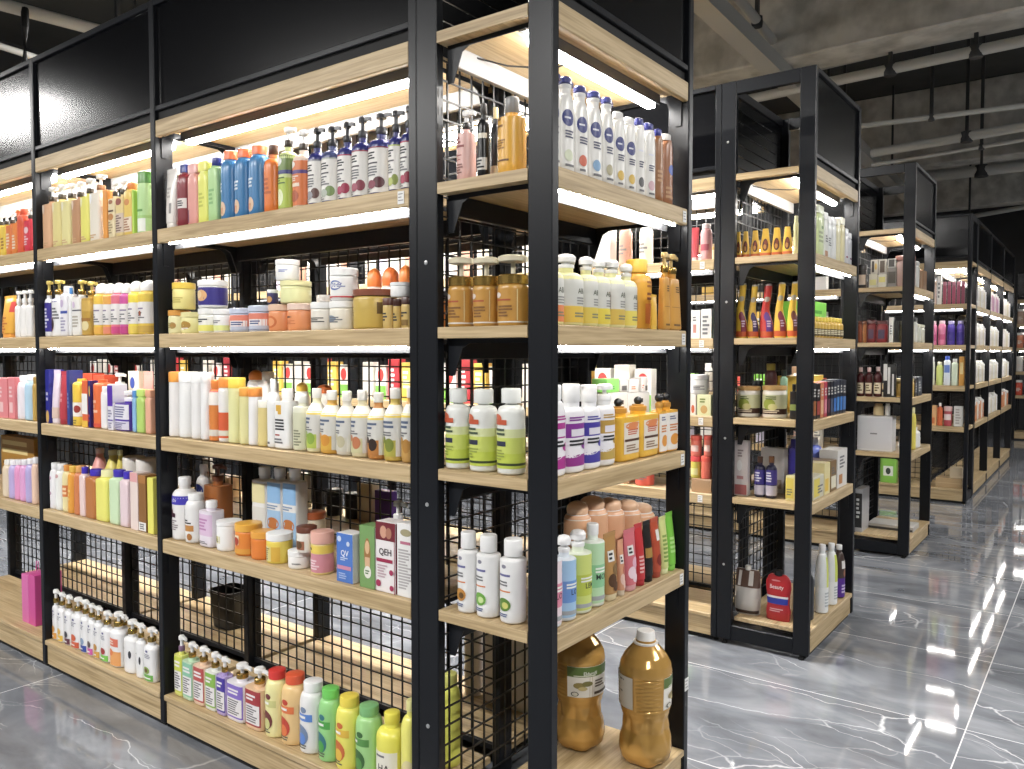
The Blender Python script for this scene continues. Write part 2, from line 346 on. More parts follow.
def half(t, axis, a0, a1, sgn, org, detail=True, lamps=True, base=True):
    """one side of shelves: org = position of the front edge plane in the unit's own frame"""
    D = .355
    def P(z): return (0, org, z) if axis == 'x' else (org, 0, z)
    for i, z in enumerate([ZCAN]+SZ):
        can = i == 0
        me = cached(('bd', axis, round(a0, 3), round(a1, 3), sgn, can), lambda: board(axis, a0, a1, sgn, D, .058 if can else .05))
        s = link('canopy_board' if can else 'shelf', me, t, P(z))
        if lamps and i < 3:
            e = .028
            l = link('lamp_channel', cached(('lc', axis, round(a0, 3), round(a1, 3), sgn, can), lambda: led(axis, a0+e, a1-e, sgn, can)), s)
            link('led_tube', cached(('lt', axis, round(a0, 3), round(a1, 3), sgn, can), lambda: led_t(axis, a0+e+.01, a1-e-.01, sgn, can)), s)
        if detail:
            for a in (a0+.002, a1-.005):
                def br():
                    b = MB(); pts = [(sgn*(.024+x), y-.0305) for x, y in arch(D-.03, 0)]
                    b.prism(pts, 0 if axis == 'x' else 1, a, a+.003, BLK)
                    return b.mesh('bracket')
                link('bracket', cached(('br', axis, round(a, 3), sgn), br), s)
            def bm_():
                b = MB(); m = mat('#9c9c9c', .5) if can else BLK
                if axis == 'x': b.box(a0+.006, sgn*(D-.03), -.085, a1-.006, sgn*(D-.012), -.0305, m, .002)
                else: b.box(sgn*(D-.03), a0+.006, -.085, sgn*(D-.012), a1-.006, -.0305, m, .002)
                return b.mesh('back_beam')
            link('back_beam', cached(('bb', axis, round(a0, 3), round(a1, 3), sgn, can), bm_), s)
    if base:
        def bs():
            b = MB(); m = OAKX if axis == 'x' else OAKY
            def bx(d0, d1, z0, z1, r):
                if axis == 'x': b.box(a0, sgn*d0, z0, a1, sgn*d1, z1, m, r)
                else: b.box(sgn*d0, a0, z0, sgn*d1, a1, z1, m, r)
            bx(.008, .026, .022, ZB-.0201, .002); bx(-.002, D, ZB-.02, ZB, .002)
            def kx(d0, d1, z0, z1):
                if axis == 'x': b.box(a0, sgn*d0, z0, a1, sgn*d1, z1, SLOT)
                else: b.box(sgn*d0, a0, z0, sgn*d1, a1, z1, SLOT)
            kx(.02, .04, .002, .022)
            return b.mesh('base_deck')
        link('base_deck', cached(('bs', axis, round(a0, 3), round(a1, 3), sgn), bs), t, (0, org, 0) if axis == 'x' else (org, 0, 0))
def header(t, axis, a0, a1, sgn, org):
    def hd():
        b = MB()
        def bx(d0, d1, z0, z1, m, r=.002, q0=a0, q1=a1):
            if axis == 'x': b.box(q0, sgn*d0, z0, q1, sgn*d1, z1, m, r)
            else: b.box(sgn*d0, q0, z0, sgn*d1, q1, z1, m, r)
        bx(.014, .02, 2.262, 2.612, HEAD); bx(.004, .02, 2.244, 2.2615, BLK); bx(.002, .02, 2.6125, TOP, BLK)
        bx(.016, .024, 2.2105, 2.2435, SLOT, 0)
        return b.mesh('header_panel')
    link('header_panel', cached(('hd', axis, round(a0, 3), round(a1, 3), sgn), hd), t, (0, org, 0) if axis == 'x' else (org, 0, 0))
def bay(label, loc, L, rotz=0, low=True, high=True, back=True, detail=True, group=None):
    t = thing('shelving_bay', label, 'shelves', loc, rotz, group)
    a0, a1 = .0155, L-.0155
    for on, x in ((low, 0), (high, L)):
        if not on: continue
        for y0, fc in ((0, ''), (WID-.07, '')):
            def fp():
                b = MB(); b.box(-.015, 0, .022, .015, .07, TOP, BLK, .003); foot(b, 0, .035); return b.mesh('post')
            link('post', cached('post', fp), t, (x, y0, 0))
        def cp():
            b = MB(); slotted(b, -.015, -.0325, .015, .0325, BLK, '+-fb'); foot(b, 0, 0); return b.mesh('slotted_upright')
        link('slotted_upright', cached('cup', cp), t, (x, WID/2, 0))
    half(t, 'x', a0, a1, 1, 0, detail)
    if back: half(t, 'x', a0, a1, -1, WID, detail)
    header(t, 'x', a0, a1, 1, 0)
    if back: header(t, 'x', a0, a1, -1, WID)
    def wp():
        b = MB(); wire_panel(b, 'y', WID/2, .02, L-.02, .15, 2.16); b.box(.016, WID/2-.006, 2.16, L-.016, WID/2+.006, 2.175, BLK); b.box(.016, WID/2-.006, .133, L-.016, WID/2+.006, .15, BLK); return b.mesh('wire_mesh')
    link('wire_mesh', cached(('wp', round(L, 3)), wp), t)
    return t
def endcap(label, loc, rotz=0, solid=False):
    t = thing('end_shelving_unit', label, 'shelves', loc, rotz)
    def ep():
        b = MB(); b.box(-.07, 0, .022, 0, .03, TOP, BLK, .003); foot(b, -.035, .015); return b.mesh('post')
    def eb():
        b = MB(); slotted(b, -.07, 0, 0, .03, BLK, '+'); foot(b, -.035, .015); 
        for z in (.38, .98, 1.56, 2.33): b.lathe([(0, .006)], BLK)if False else None
        return b.mesh('slotted_upright')
    for y in (0, WID-.03):
        link('post', cached('epost', ep), t, (0, y, 0))
        u = link('slotted_upright', cached('eup', eb), t, (-.3598, y, 0))
    def scr():
        b = MB()
        for z in (.38, .98, 1.62, 2.36):
            R = [[(.006*r*math.cos(2*PI*i/10), yy, z+.006*r*math.sin(2*PI*i/10)) for i in range(10)] for yy, r in ((0, 1), (-.002, .9), (-.0025, .5))]; b.rings(R, ALU)
        return b.mesh('screw')
    link('screw', cached('scr', scr), t, (-.397, -.0002, 0))
    half(t, 'y', .031, WID-.031, -1, 0)
    header(t, 'y', .031, WID-.031, -1, 0)
    def wp():
        b = MB(); wire_panel(b, 'x', -.395, .033, WID-.033, .15, 2.16); return b.mesh('wire_mesh')
    link('wire_mesh', cached('ewp', wp), t)
    for y, nm in ((0, 'n'), (WID-.03, 'f')):
        def fr():
            b = MB(); b.box(-.3595, .002, 2.575, -.0705, .028, TOP, BLK, .002); return b.mesh('top_rail')
        def fr2():
            b = MB(); b.box(-.3595, .004, .022, -.0705, .026, .092, BLK, .002); return b.mesh('bottom_rail')
        link('top_rail', cached('trail', fr), t, (0, y, 0)); link('bottom_rail', cached('brail', fr2), t, (0, y, 0))
        if solid:
            def sp():
                b = MB(); b.box(-.3595, .008, 2.244, -.0705, .016, 2.574, HEAD, .001); return b.mesh('side_panel')
            link('side_panel', cached('sidep', sp), t, (0, y, 0))
    def lv():
        b = MB()
        for k in range(7): z = 2.216+k*.054; b.box(-.403, .032, z, -.397, WID-.032, z+.05, HEAD, .001)
        b.box(-.41, .032, 2.594, -.39, WID-.032, TOP, BLK, .002)
        return b.mesh('slat_back_panel')
    link('slat_back_panel', cached('louv', lv), t)
    def cb():
        b = MB(); b.tube([(-.33, .12, 2.172), (-.28, .2, 2.162), (-.2, .3, 2.165), (-.14, .3, 2.17), (-.11, .2, 2.172), (-.11, .06, 2.16)], .0025, SLOT); return b.mesh('cable')
    link('cable', cached('ecable', cb), t)
    return t
XB = [-.4455, -1.7175, -2.6665, -3.93]
endcap('tall black corner shelving unit with two gold jugs on its deck', (0, 0, 0))
bay('wide black shelving bay with oak shelves beside the corner unit', (XB[1], 0, 0), XB[0]-XB[1], low=True, high=True)
bay('narrow black shelving bay, white pump bottles along its oak base', (XB[2], 0, 0), XB[1]-XB[2], low=True, high=False)
bay('black shelving bay cut by the picture edge, pink bag on base', (XB[3], 0, 0), XB[2]-XB[3], low=True, high=False)
YR2, YR3, YRUN = 2.066, 4.3, 6.74
endcap('second black end unit with red pouch on its oak base', (0, YR2, 0))
bay('black shelving bay behind second end unit, red jars on shelf', (-1.7175, YR2, 0), 1.272)
bay('black shelving bay seen through the wide bay wire mesh', (-2.99, YR2, 0), 1.272, high=False)
bay('black shelving bay seen through the narrow bay wire mesh', (-4.27, YR2, 0), 1.272, high=False)
bay('black shelving bay of the second row, deep beyond the narrow bay', (-5.55, YR2, 0), 1.272, high=False, back=False, detail=False)
bay('last black shelving bay of the second row, beyond the edge bay', (-6.83, YR2, 0), 1.272, high=False, back=False, detail=False)
endcap('third black end unit holding a big white box', (0, YR3, 0))
bay('black shelving bay behind the third end unit', (-1.7175, YR3, 0), 1.272)
endcap('solid-headed end unit of far run with cardboard boxes on base', (.03-WID, YRUN, 0), -PI/2, solid=True)
for k, (y, L, lb) in enumerate(((7.187, 1.06, 'first shelving bay of the far run, beside its end unit'), (8.247, 1.25, 'second shelving bay of the far run along the main aisle'), (9.497, 1.25, 'third shelving bay of the far run along the main aisle'))):
    bay(lb, (.03, y, 0), L, PI/2, low=True, high=(k == 2), back=(k == 0), detail=(k < 2))
bay('shelving bay facing the aisle on the back wall', (-.16, 13.4, 0), 1.272, back=False, detail=False)
bay('second back wall shelving bay further along the aisle', (1.112, 13.4, 0), 1.272, low=False, back=False, detail=False)
# ------------------------------------------------------------------ product shapes
def se(th, a, b, n):
    s, c = math.sin(th), math.cos(th)
    return a*math.copysign(abs(s)**(2/n), s), -b*math.copysign(abs(c)**(2/n), c)
class Surf:
    """profile: list of (z, a, b, n, cx) ; front of the body is -y"""
    def __init__(s, prof, seg=24): s.p = prof; s.seg = seg
    def at(s, z):
        p = s.p
        if z <= p[0][0]: return p[0][1:]
        for q, r in zip(p, p[1:]):
            if z <= r[0]:
                t = (z-q[0])/max(1e-9, r[0]-q[0]); return tuple(q[k]+(r[k]-q[k])*t for k in range(1, 5))
        return p[-1][1:]
    def pt(s, th, z, off=0):
        a, b, n, c = s.at(z); q = math.sin(th)
        y = max(0, 1-abs(q)**n)**(1/n)*math.copysign(1, math.cos(th))
        return ((a+off)*q+c, -(b+off)*y, z)
    def build(s, b, m, m2=None, zsplit=None):
        R = []
        for z, a, bb, n, c in s.p: R.append([(lambda q: (q[0]+c, q[1], z))(se(2*PI*i/s.seg, a, bb, n)) for i in range(s.seg)])
        b.rings([r[::-1] for r in R], m)
def prof_bottle(w, d, hb, n=2, sh=.78, neck=.36, style='round', rb=.006, taper=0, waist=0, nh=.02):
    a, c = w/2, d/2; nr = neck*w/2; P = []
    for z, k in ((0, rb), (rb*.35, rb*.3), (rb, 0)): P.append((z, a-k, c-k, n, 0))
    z1 = hb*sh; K = 7
    for k in range(1, K+1):
        t = k/K; z = rb+(z1-rb)*t; f = 1-taper*t - waist*math.sin(PI*t)**2
        P.append((z, a*f, c*f, n, 0))
    A, C = a*(1-taper), c*(1-taper); zt = hb-nh
    for k in range(1, 8):
        t = k/7
        if style == 'round': f = math.cos(t*PI/2); z = z1+(zt-z1)*math.sin(t*PI/2)
        elif style == 'slope': f = (1-t)**1.0*.92+.08*math.cos(t*PI/2); z = z1+(zt-z1)*t
        elif style == 'cone': f = 1-t**1.6; z = z1+(zt-z1)*t
        else: f = (1-t**4)**.5 if t < 1 else 0; z = z1+(zt-z1)*(.25*t+.75*(1-math.cos(t*PI/2))) if t < 1 else zt
        nn = n+(2-n)*t
        P.append((z, nr+(A-nr)*max(0, f), min(nr, C)+(C-min(nr, C))*max(0, f), nn, 0))
    P.append((hb, nr, min(nr, C), 2, 0))
    return P
def patch(b, S, th0, th1, z0, z1, m, off, nt=None, nz=None):
    nt = nt or max(2, int(abs(th1-th0)/.22)); z0 = max(z0, .0068) if isinstance(S, Surf) else z0; nz = nz or max(1, int((z1-z0)/.012)); k = len(b.v)
    for j in range(nz+1):
        for i in range(nt+1): b.v.append(S.pt(th0+(th1-th0)*i/nt, z0+(z1-z0)*j/nz, off))
    for j in range(nz):
        for i in range(nt): q = k+j*(nt+1)+i; b.face([q, q+1, q+nt+2, q+nt+1], m, True)
def disc(b, S, tc, zc, rt, rz, m, off):
    k = len(b.v); b.v.append(S.pt(tc, zc, off)); n = 18
    for ring in (.5, 1):
        for i in range(n): b.v.append(S.pt(tc+rt*ring*math.cos(2*PI*i/n), zc+rz*ring*math.sin(2*PI*i/n), off))
    for i in range(n):
        j = (i+1) % n; b.face([k, k+1+i, k+1+j], m, True); b.face([k+1+i, k+1+n+i, k+1+n+j, k+1+j], m, True)
TXT = {}
def text2d(s):
    if s not in TXT:
        c = bpy.data.curves.new('lettering', 'FONT'); c.body = s; c.align_x = 'CENTER'; c.size = 1; c.resolution_u = 2; c.offset = .012
        o = bpy.data.objects.new('lettering', c); COL.objects.link(o)
        dg = bpy.context.evaluated_depsgraph_get(); me = o.evaluated_get(dg).to_mesh()
        TXT[s] = ([(v.co.x, v.co.y) for v in me.vertices], [list(p.vertices) for p in me.polygons])
        o.evaluated_get(dg).to_mesh_clear(); bpy.data.objects.remove(o); bpy.data.curves.remove(c)
    return TXT[s]
class Flat:      # carton front
    def __init__(s, w, d, h): s.w, s.d, s.h = w, d, h
    def pt(s, th, z, off=0): return (th/(PI/2)*s.w/2, -s.d/2-off, z)
    def at(s, z): return (s.w/2, s.d/2, 2, 0)
def draw_label(S, els, h, flat=False, under=None):
    """els in u (-1..1 = left to right silhouette) and v (0..1 of body height)"""
    b = MB(); tb = MB(); off = .0004; T = PI/2; r = random.Random(len(els)*7+int(h*1000))
    def um(u): return u*T if flat else u*T
    vs_ = [v for e in els for v in ((e[2], e[3]) if e[0] == 'B' else (e[4], e[5]) if e[0] in 'RL' else (e[3]-e[5], e[3]+e[5]) if e[0] == 'E' else ())]
    if vs_ and under: patch(b, S, -.06, .06, max(.02, min(vs_))*h, min(.98, max(vs_))*h, under, .0003)
    for e in els:
        k = e[0]; off += .00025
        if k == 'B':
            u = e[4] if len(e) > 4 else 1.35
            if flat: u = min(u, .99)
            patch(b, S, -u*T, u*T, e[2]*h, e[3]*h, mat(e[1], .4), off)
        elif k == 'R': patch(b, S, um(e[2]), um(e[3]), e[4]*h, e[5]*h, mat(e[1], .4), off)
        elif k == 'E': disc(b, S, um(e[2]), e[3]*h, e[4]*T, e[5]*h, mat(e[1], .4), off)
        elif k == 'L':
            n = e[6]; m = mat(e[1], .5)
            for i in range(n):
                z = h*(e[4]+(e[5]-e[4])*(1-(i+.5)/n)); t = (e[5]-e[4])*h/n*.28
                u1 = e[2]+(e[3]-e[2])*(.55+.45*r.random()); patch(b, S, um(e[2]), um(u1), z-t, z+t, m, off, nz=1)
        elif k == 'T':
            vs, fs = text2d(e[1]); hz = e[4]*h; zc = e[3]*h; a = max(S.at(zc)[0], .01); kk = len(tb.v); m = mat(e[5], .5)
            for x, y in vs:
                tx = x*hz*1.25; th = (um(e[2])+tx/a*(1 if not flat else PI/2))
                tb.v.append(S.pt(th, zc+(y-.35)*hz*1.3, off))
            for f in fs: tb.face([kk+i for i in f], m)
    return (b.mesh('label') if b.f else None), (tb.mesh('lettering') if tb.f else None)
def cap_meshes(spec, z, w, d, hc, neck, body_n=2):
    """list of (part name, mesh) ; spec like 'screw:#fff'"""
    kind, _, cc = spec.partition(':'); cc, _, c2 = cc.partition('/')
    out = []; m = mat(cc or '#ffffff', .32)
    def gold(c): return mat(c, .25, .9) if c.startswith('#c9a') or c.startswith('#d4a') else mat(c, .3)
    if c2: m2 = gold(c2)
    r = neck*w/2
    if kind in ('screw', 'wide', 'lid', 'dome'):
        rr = {'screw': r*1.12, 'wide': w*.36, 'lid': w*.5*1.03, 'dome': w*.4}[kind]
        ra, rb = rr, (rr if kind == 'screw' else min(rr, rr*d/w if kind != 'dome' else rr))
        b = MB()
        if kind == 'dome': pr = [(0, .96), (.3, 1), (.6, .93), (.82, .7), (.95, .38), (1, .1)]
        else: pr = [(0, .97), (.03, 1), (.9, 1), (.965, .97), (1, .9)]
        b.rings([[(ra*q*math.cos(2*PI*i/24), rb*q*math.sin(2*PI*i/24), z+hc*t) for i in range(24)] for t, q in pr], m)
        out.append(('lid' if kind == 'lid' else 'cap', b.mesh('cap')))
    elif kind == 'flip':           # full width oval cap
        b = MB(); a, bb = w/2*.98, d/2*.98; pr = [(0, .95), (.04, 1), (.88, 1), (.96, .96), (1, .88)]
        b.rings([[(lambda p: (p[0]*q, p[1]*q, z+hc*t))(se(2*PI*i/24, a, bb, body_n)) for i in range(24)][::-1] for t, q in pr], m)
        out.append(('cap', b.mesh('cap')))
    elif kind in ('pump', 'bigpump', 'ballpump'):
        cr = max(r*1.12, .011); b = MB(); ch = hc*(.34 if kind != 'bigpump' else .25)
        b.lathe([(z, cr*.96), (z+.001, cr), (z+ch*.9, cr), (z+ch, cr*.92)], m2 if c2 else m, seg=18); out.append(('collar', b.mesh('collar')))
        b = MB(); zt = z+hc
        if kind == 'pump':
            b.lathe([(z+ch, .006), (zt-.016, .0055), (zt-.0155, cr*.95), (zt-.004, cr*1.0), (zt, cr*.75)], m, seg=14)
            L = max(.03, w*.55); b.rings([[(x, y*k, zz) for y, zz in ((-.0055, zt-.012-dz), (.0055, zt-.012-dz), (.0055, zt-.003-dz*.6), (-.0055, zt-.003-dz*.6))] for x, k, dz in ((0, 1, 0), (L*.75, .8, .001), (L, .6, .005))], m, smooth=False)
        elif kind == 'bigpump':
            b.lathe([(z+ch, cr*.55), (z+hc*.42, cr*.55), (z+hc*.42+.0005, cr*1.12), (z+hc*.75, cr*1.2), (z+hc*.93, cr*.9), (zt, cr*.35)], m, seg=18)
            L = w*.42; b.rings([[(x, y*k, zz) for y, zz in ((-.008, zt-hc*.45-dz), (.008, zt-hc*.45-dz), (.008, zt-hc*.15-dz), (-.008, zt-hc*.15-dz))] for x, k, dz in ((0, 1, 0), (L*.8, .8, .002), (L, .5, .008))], m, smooth=False)
        else:
            b.lathe([(z+ch, cr*.7), (z+hc*.45, cr*.7)], m2 if c2 else m, seg=14)
            R = hc*.3; zc = z+hc-R
            b.rings([[(R*math.sin(t)*math.cos(2*PI*i/16), R*math.sin(t)*math.sin(2*PI*i/16), zc-R*math.cos(t)) for i in range(16)] for t in (.15, .6, 1.1, 1.57, 2.05, 2.55, 3.0)], m)
            b.rings([[(x, y, zz) for y, zz in ((-.006, zc-.006), (.006, zc-.006), (.006, zc+.006), (-.006, zc+.006))] for x in (0, R*1.7)], m, smooth=False)
        out.append(('pump', b.mesh('pump')))
    return out
LITE = [False]
def product_parts(kind, w, d, h, body, cap, els, sub=None):
    """-> list of (part name, mesh, parent part index or None)"""
    out = []; seg = 14 if LITE[0] else 28
    bm = mat(body, .3, 0, .5) if not body.startswith('!') else mat(body[1:], .17, .35, .7)
    cs = cap or ''
    def finish(S, hb, neck, hc, n=2, zc=None, hl=None):
        b = MB(); S.seg = seg; S.build(b, bm); out.append(('body', b.mesh('body', 50), None))
        if cs: 
            for nm, me in cap_meshes(cs, hb if zc is None else zc, w, d, hc, neck, n): out.append((nm, me, None))
        if els:
            l, t = draw_label(S, els, hl or hb, under=bm)
            if l: out.append(('label_print', l, None))
            if t: out.append(('lettering', t, len(out)-1 if l else None))
    ck = cs.split(':')[0]
    if kind in ('bottle', 'cyl', 'slope', 'sq', 'oval', 'cone', 'taper', 'waist'):
        hc = {'pump': min(.062, h*.26), 'bigpump': h*.2, 'ballpump': h*.24, 'screw': min(.03, h*.15), 'wide': h*.13, 'flip': h*.16, 'dome': h*.15, 'lid': h*.12}.get(ck, 0)
        if sub and 'hc' in sub: hc = sub['hc']*h
        hb = h-hc
        n = {'sq': 5, 'oval': 2.3, 'taper': 2.6}.get(kind, 2.05)
        st = {'bottle': 'round', 'cyl': 'flat', 'slope': 'slope', 'sq': 'flat', 'oval': 'round', 'cone': 'cone', 'taper': 'round', 'waist': 'round'}[kind]
        sh = {'bottle': .78, 'cyl': .9, 'slope': .68, 'sq': .93, 'oval': .82, 'cone': .35, 'taper': .9, 'waist': .8}[kind]
        nk = {'pump': .38, 'bigpump': .44, 'ballpump': .4, 'screw': .45, 'wide': .68, 'flip': .94, 'dome': .74, 'lid': .9}.get(ck, .5)
        if sub: n = sub.get('n', n); sh = sub.get('sh', sh); nk = sub.get('nk', nk)
        P = prof_bottle(w, d, hb, n, sh, nk, st, taper=(.25 if kind == 'taper' else (sub or {}).get('taper', 0)), waist=.12 if kind == 'waist' else 0, nh=.004 if ck in ('flip', 'dome', 'lid', 'wide') else min(.014, h*.06))
        finish(Surf(P), hb, nk, hc, n)
    elif kind == 'jar':
        hc = h*((sub or {}).get('hc', .24)); hb = h-hc
        P = [(0, w/2*.93, d/2*.93, 2, 0), (.003, w/2*.985, d/2*.985, 2, 0), (.01, w/2, d/2, 2, 0), (hb*.9, w/2, d/2, 2, 0), (hb*.97, w/2*.97, d/2*.97, 2, 0), (hb, w/2*.92, d/2*.92, 2, 0)]
        finish(Surf(P), hb, .9, hc)
    elif kind == 'tube':           # stands on its cap, flat crimp on top
        hc = h*.1; P = []
        for k in range(9):
            t = k/8; f = math.cos(t*PI/2)**.8 if t < 1 else 0; P.append((hc+(h*.93-hc)*t, w/2*(.86+.14*t), d/2*(.06+.94*f), 2.2, 0))
        P += [(h*.931, w/2, .0016, 4, 0), (h, w/2, .0016, 4, 0)]
        b = MB(); S = Surf(P, seg); S.build(b, bm); out.append(('body', b.mesh('body', 50), None))
        b = MB(); m = mat(cs.split(':')[1] if ':' in cs else '#ffffff', .3); a, bb = w/2*.8, d/2*.92
        b.rings([[(lambda p: (p[0]*q, p[1]*q, z))(se(2*PI*i/20, a, bb, 2.2)) for i in range(20)][::-1] for z, q in ((0, .94), (.002, 1), (hc*.9, 1), (hc, .95))], m); out.append(('cap', b.mesh('cap'), None))
        if els:
            l, t = draw_label(S, els, h, under=bm)
            if l: out.append(('label_print', l, None))
            if t: out.append(('lettering', t, len(out)-1 if l else None))
    elif kind == 'box':
        b = MB(); b.box(-w/2, -d/2, 0, w/2, d/2, h, bm, .0012)
        b.box(-w/2+.003, -d/2+.004, h-.0002, w/2-.003, d/2-.0035, h+.0006, bm)
        out.append(('body', b.mesh('body'), None))
        if sub and 'side' in sub:
            b = MB(); m = mat(sub['side'], .4); b.box(w/2-.0001, -d/2+.0015, .0015, w/2+.0005, d/2-.0015, h-.0015, m); out.append(('side_print', b.mesh('side_print'), None))
        if els:
            l, t = draw_label(Flat(w, d, h), els, h, True, under=bm)
            if l: out.append(('label_print', l, None))
            if t: out.append(('lettering', t, len(out)-1 if l else None))
    elif kind == 'pouch':
        P = []
        for k in range(11):
            t = k/10; f = max(0, 1-t**2.2); P.append((h*.9*t, w/2*(.93+.07*math.sin(PI*t)), d/2*(.08+.92*f*(.8+.4*math.sin(PI*min(1, t*1.4)))) , 2.6, 0))
        P.append((h*.92, w/2*.9, .003, 3, 0))
        b = MB(); S = Surf(P, seg); S.build(b, bm); out.append(('body', b.mesh('body', 50), None))
        b = MB(); b.lathe([(h*.9, .013), (h*.92, .014), (h*.985, .014), (h, .011)], mat(cs.split(':')[1] if ':' in cs else '#fff', .35)); out.append(('cap', b.mesh('cap'), None))
        if els:
            l, t = draw_label(S, els, h, under=bm)
            if l: out.append(('label_print', l, None))
            if t: out.append(('lettering', t, len(out)-1 if l else None))
    elif kind == 'redpouch':       # waisted bottle-shaped pouch
        P = []
        for t, f, g in ((0, .86, .75), (.02, .93, .85), (.2, .95, 1), (.36, .84, .95), (.5, .9, .9), (.66, 1, .8), (.78, .98, .6), (.88, .8, .35), (.92, .6, .2)): P.append((h*t, w/2*f, d/2*g, 2.8, 0))
        b = MB(); S = Surf(P, seg); S.build(b, bm); out.append(('body', b.mesh('body', 60), None))
        b = MB(); b.lathe([(h*.9, w*.16), (h*.93, w*.17), (h*.99, w*.17), (h, w*.14)], mat('#17171a', .35)); out.append(('cap', b.mesh('cap'), None))
        l, t = draw_label(S, els, h, under=bm)
        if l: out.append(('label_print', l, None))
        if t: out.append(('lettering', t, len(out)-1 if l else None))
    elif kind == 'curve':          # tall swan-necked bottle
        P = []
        for t, f, c in ((0, .86, 0), (.03, .98, 0), (.12, 1, .0), (.28, .93, -.02), (.42, .72, -.10), (.55, .56, -.12), (.68, .5, -.05), (.82, .5, .04), (.94, .52, .08), (1, .52, .09)): P.append((h*t, w/2*f, d/2*(.5+.5*f), 2.4, c*w))
        b = MB(); S = Surf(P, seg); S.build(b, bm); out.append(('body', b.mesh('body', 60), None))
        l, t = draw_label(S, els, h, under=bm)
        if l: out.append(('label_print', l, None))
        b = MB(); a = w*.25; cx = .09*w; b.lathe([(h, a), (h*1.0+.008, a*.95)], mat(cs.split(':')[1] if ':' in cs else '#222', .3), x=cx); out.append(('cap', b.mesh('cap'), None))
        # orange foot band
        b = MB(); patch(b, S, -PI, PI, .002, h*.13, mat('#d2561c', .35), .0006, nt=26); out.append(('foot_band', b.mesh('foot_band'), None))
    elif kind == 'aframe':         # narrow topped squat bottle with an oval plaque
        P = []
        for t, f in ((0, .92), (.03, 1), (.22, 1), (.4, .92), (.6, .78), (.8, .64), (.97, .56), (1, .52)): P.append((h*t, w/2*f, d/2*f, 3, 0))
        b = MB(); S = Surf(P, seg); S.build(b, bm); out.append(('body', b.mesh('body', 60), None))
        l, t = draw_label(S, els, h, under=bm)
        if l: out.append(('label_print', l, None))
        b = MB(); patch(b, S, -PI, PI, .002, h*.14, mat('#dd6a1e', .35), .0006, nt=26); out.append(('foot_band', b.mesh('foot_band'), None))
    elif kind == 'jug':
        hc = h*.065; hb = h-hc; n = 84; R = w/2; m = bm
        ctl = [(0, .62), (.02, .8), (.06, .93), (.13, 1.0), (.2, .985), (.3, .9), (.38, .86), (.44, .92), (.47, .96), (.73, .99), (.76, 1.0), (.82, .95), (.88, .8), (.94, .56), (.98, .38), (1, .37)]
        def rr(t):
            for p, q in zip(ctl, ctl[1:]):
                if t <= q[0]:
                    s = (t-p[0])/(q[0]-p[0]); s = s*s*(3-2*s) if .1 < t < .46 else s; return p[1]+(q[1]-p[1])*s
            return ctl[-1][1]
        rings = []; NZ = 110
        for k in range(NZ+1):
            t = k/NZ; r0 = rr(t)*R; ring = []
            for i in range(n):
                th = 2*PI*i/n; r = r0
                if t < .09: r *= 1-.16*(1-t/.09)*(.5+.5*math.cos(5*th))
                if .14 < t < .44:      # faceted diamonds
                    u = (th/(2*PI)*7) % 1; v = (t-.14)/.3; dd = abs(u-.5)*2+abs(v-.5)*2
                    r *= 1-.13*max(0, 1-dd)
                if .48 < t < .73:      # ribs
                    lab = abs(((th-3*PI/2+PI) % (2*PI))-PI)       # angle from -y
                    wgt = 1 if lab > 1.12 and lab < 2.02 else 0
                    r *= 1-.045*wgt*(.5+.5*math.cos(2*PI*(t-.48)/.25*8))
                ring.append((r*math.cos(th), r*math.sin(th), hb*t))
            rings.append(ring)
        b = MB(); b.rings(rings, m); out.append(('body', b.mesh('body', 80), None))
        b = MB(); nr = .37*R; b.lathe([(hb-.012, nr*1.25), (hb-.007, nr*1.25), (hb-.006, nr*1.02), (hb-.004, nr*.98), (h*.992, nr*.92), (h, nr*.85)], mat('#f4f2ee', .35), seg=24); out.append(('cap', b.mesh('cap'), None))
        S = Surf([(hb*t, rr(t)*R, rr(t)*R, 2, 0) for t in [i/40 for i in range(41)]])
        l, t = draw_label(S, els, hb, under=bm); out.append(('label_print', l, None))
        if t: out.append(('lettering', t, len(out)-1))
    elif kind == 'bag':            # gift bag
        b = MB(); b.box(-w/2, -d/2, 0, w/2, d/2, h, bm, .002); out.append(('body', b.mesh('body'), None))
        b = MB(); b.tube([(-w*.2, 0, h), (-w*.15, 0, h+.05), (w*.15, 0, h+.05), (w*.2, 0, h)], .002, bm); out.append(('handle', b.mesh('handle'), None))
    elif kind == 'bin':
        b = MB(); P = [(0, w/2*.8, d/2*.8, 5, 0), (.01, w/2*.82, d/2*.82, 5, 0), (h*.9, w/2*.97, d/2*.97, 5, 0), (h*.9+.001, w/2, d/2, 5, 0), (h, w/2, d/2, 5, 0), (h, w/2*.93, d/2*.93, 5, 0), (h*.2, w/2*.8, d/2*.8, 5, 0)]
        Surf(P, 28).build(b, bm); out.append(('body', b.mesh('body', 40), None))
    return out
CAT = {'bottle': 'bottle', 'cyl': 'bottle', 'slope': 'bottle', 'sq': 'bottle', 'oval': 'bottle', 'cone': 'bottle', 'taper': 'bottle', 'waist': 'bottle', 'jar': 'jar', 'tube': 'tube', 'box': 'box', 'pouch': 'pouch', 'redpouch': 'pouch', 'curve': 'bottle', 'aframe': 'bottle', 'jug': 'jug', 'bag': 'bag', 'bin': 'bin'}
NAME = {'jar': 'jar', 'tube': 'squeeze_tube', 'box': 'carton', 'pouch': 'spout_pouch', 'redpouch': 'spout_pouch', 'curve': 'hair_bottle', 'aframe': 'hair_bottle', 'jug': 'oil_jug', 'bag': 'gift_bag', 'bin': 'plastic_bin'}
MADE = []      # (object, desc, place, post, order)
PCACHE = {}
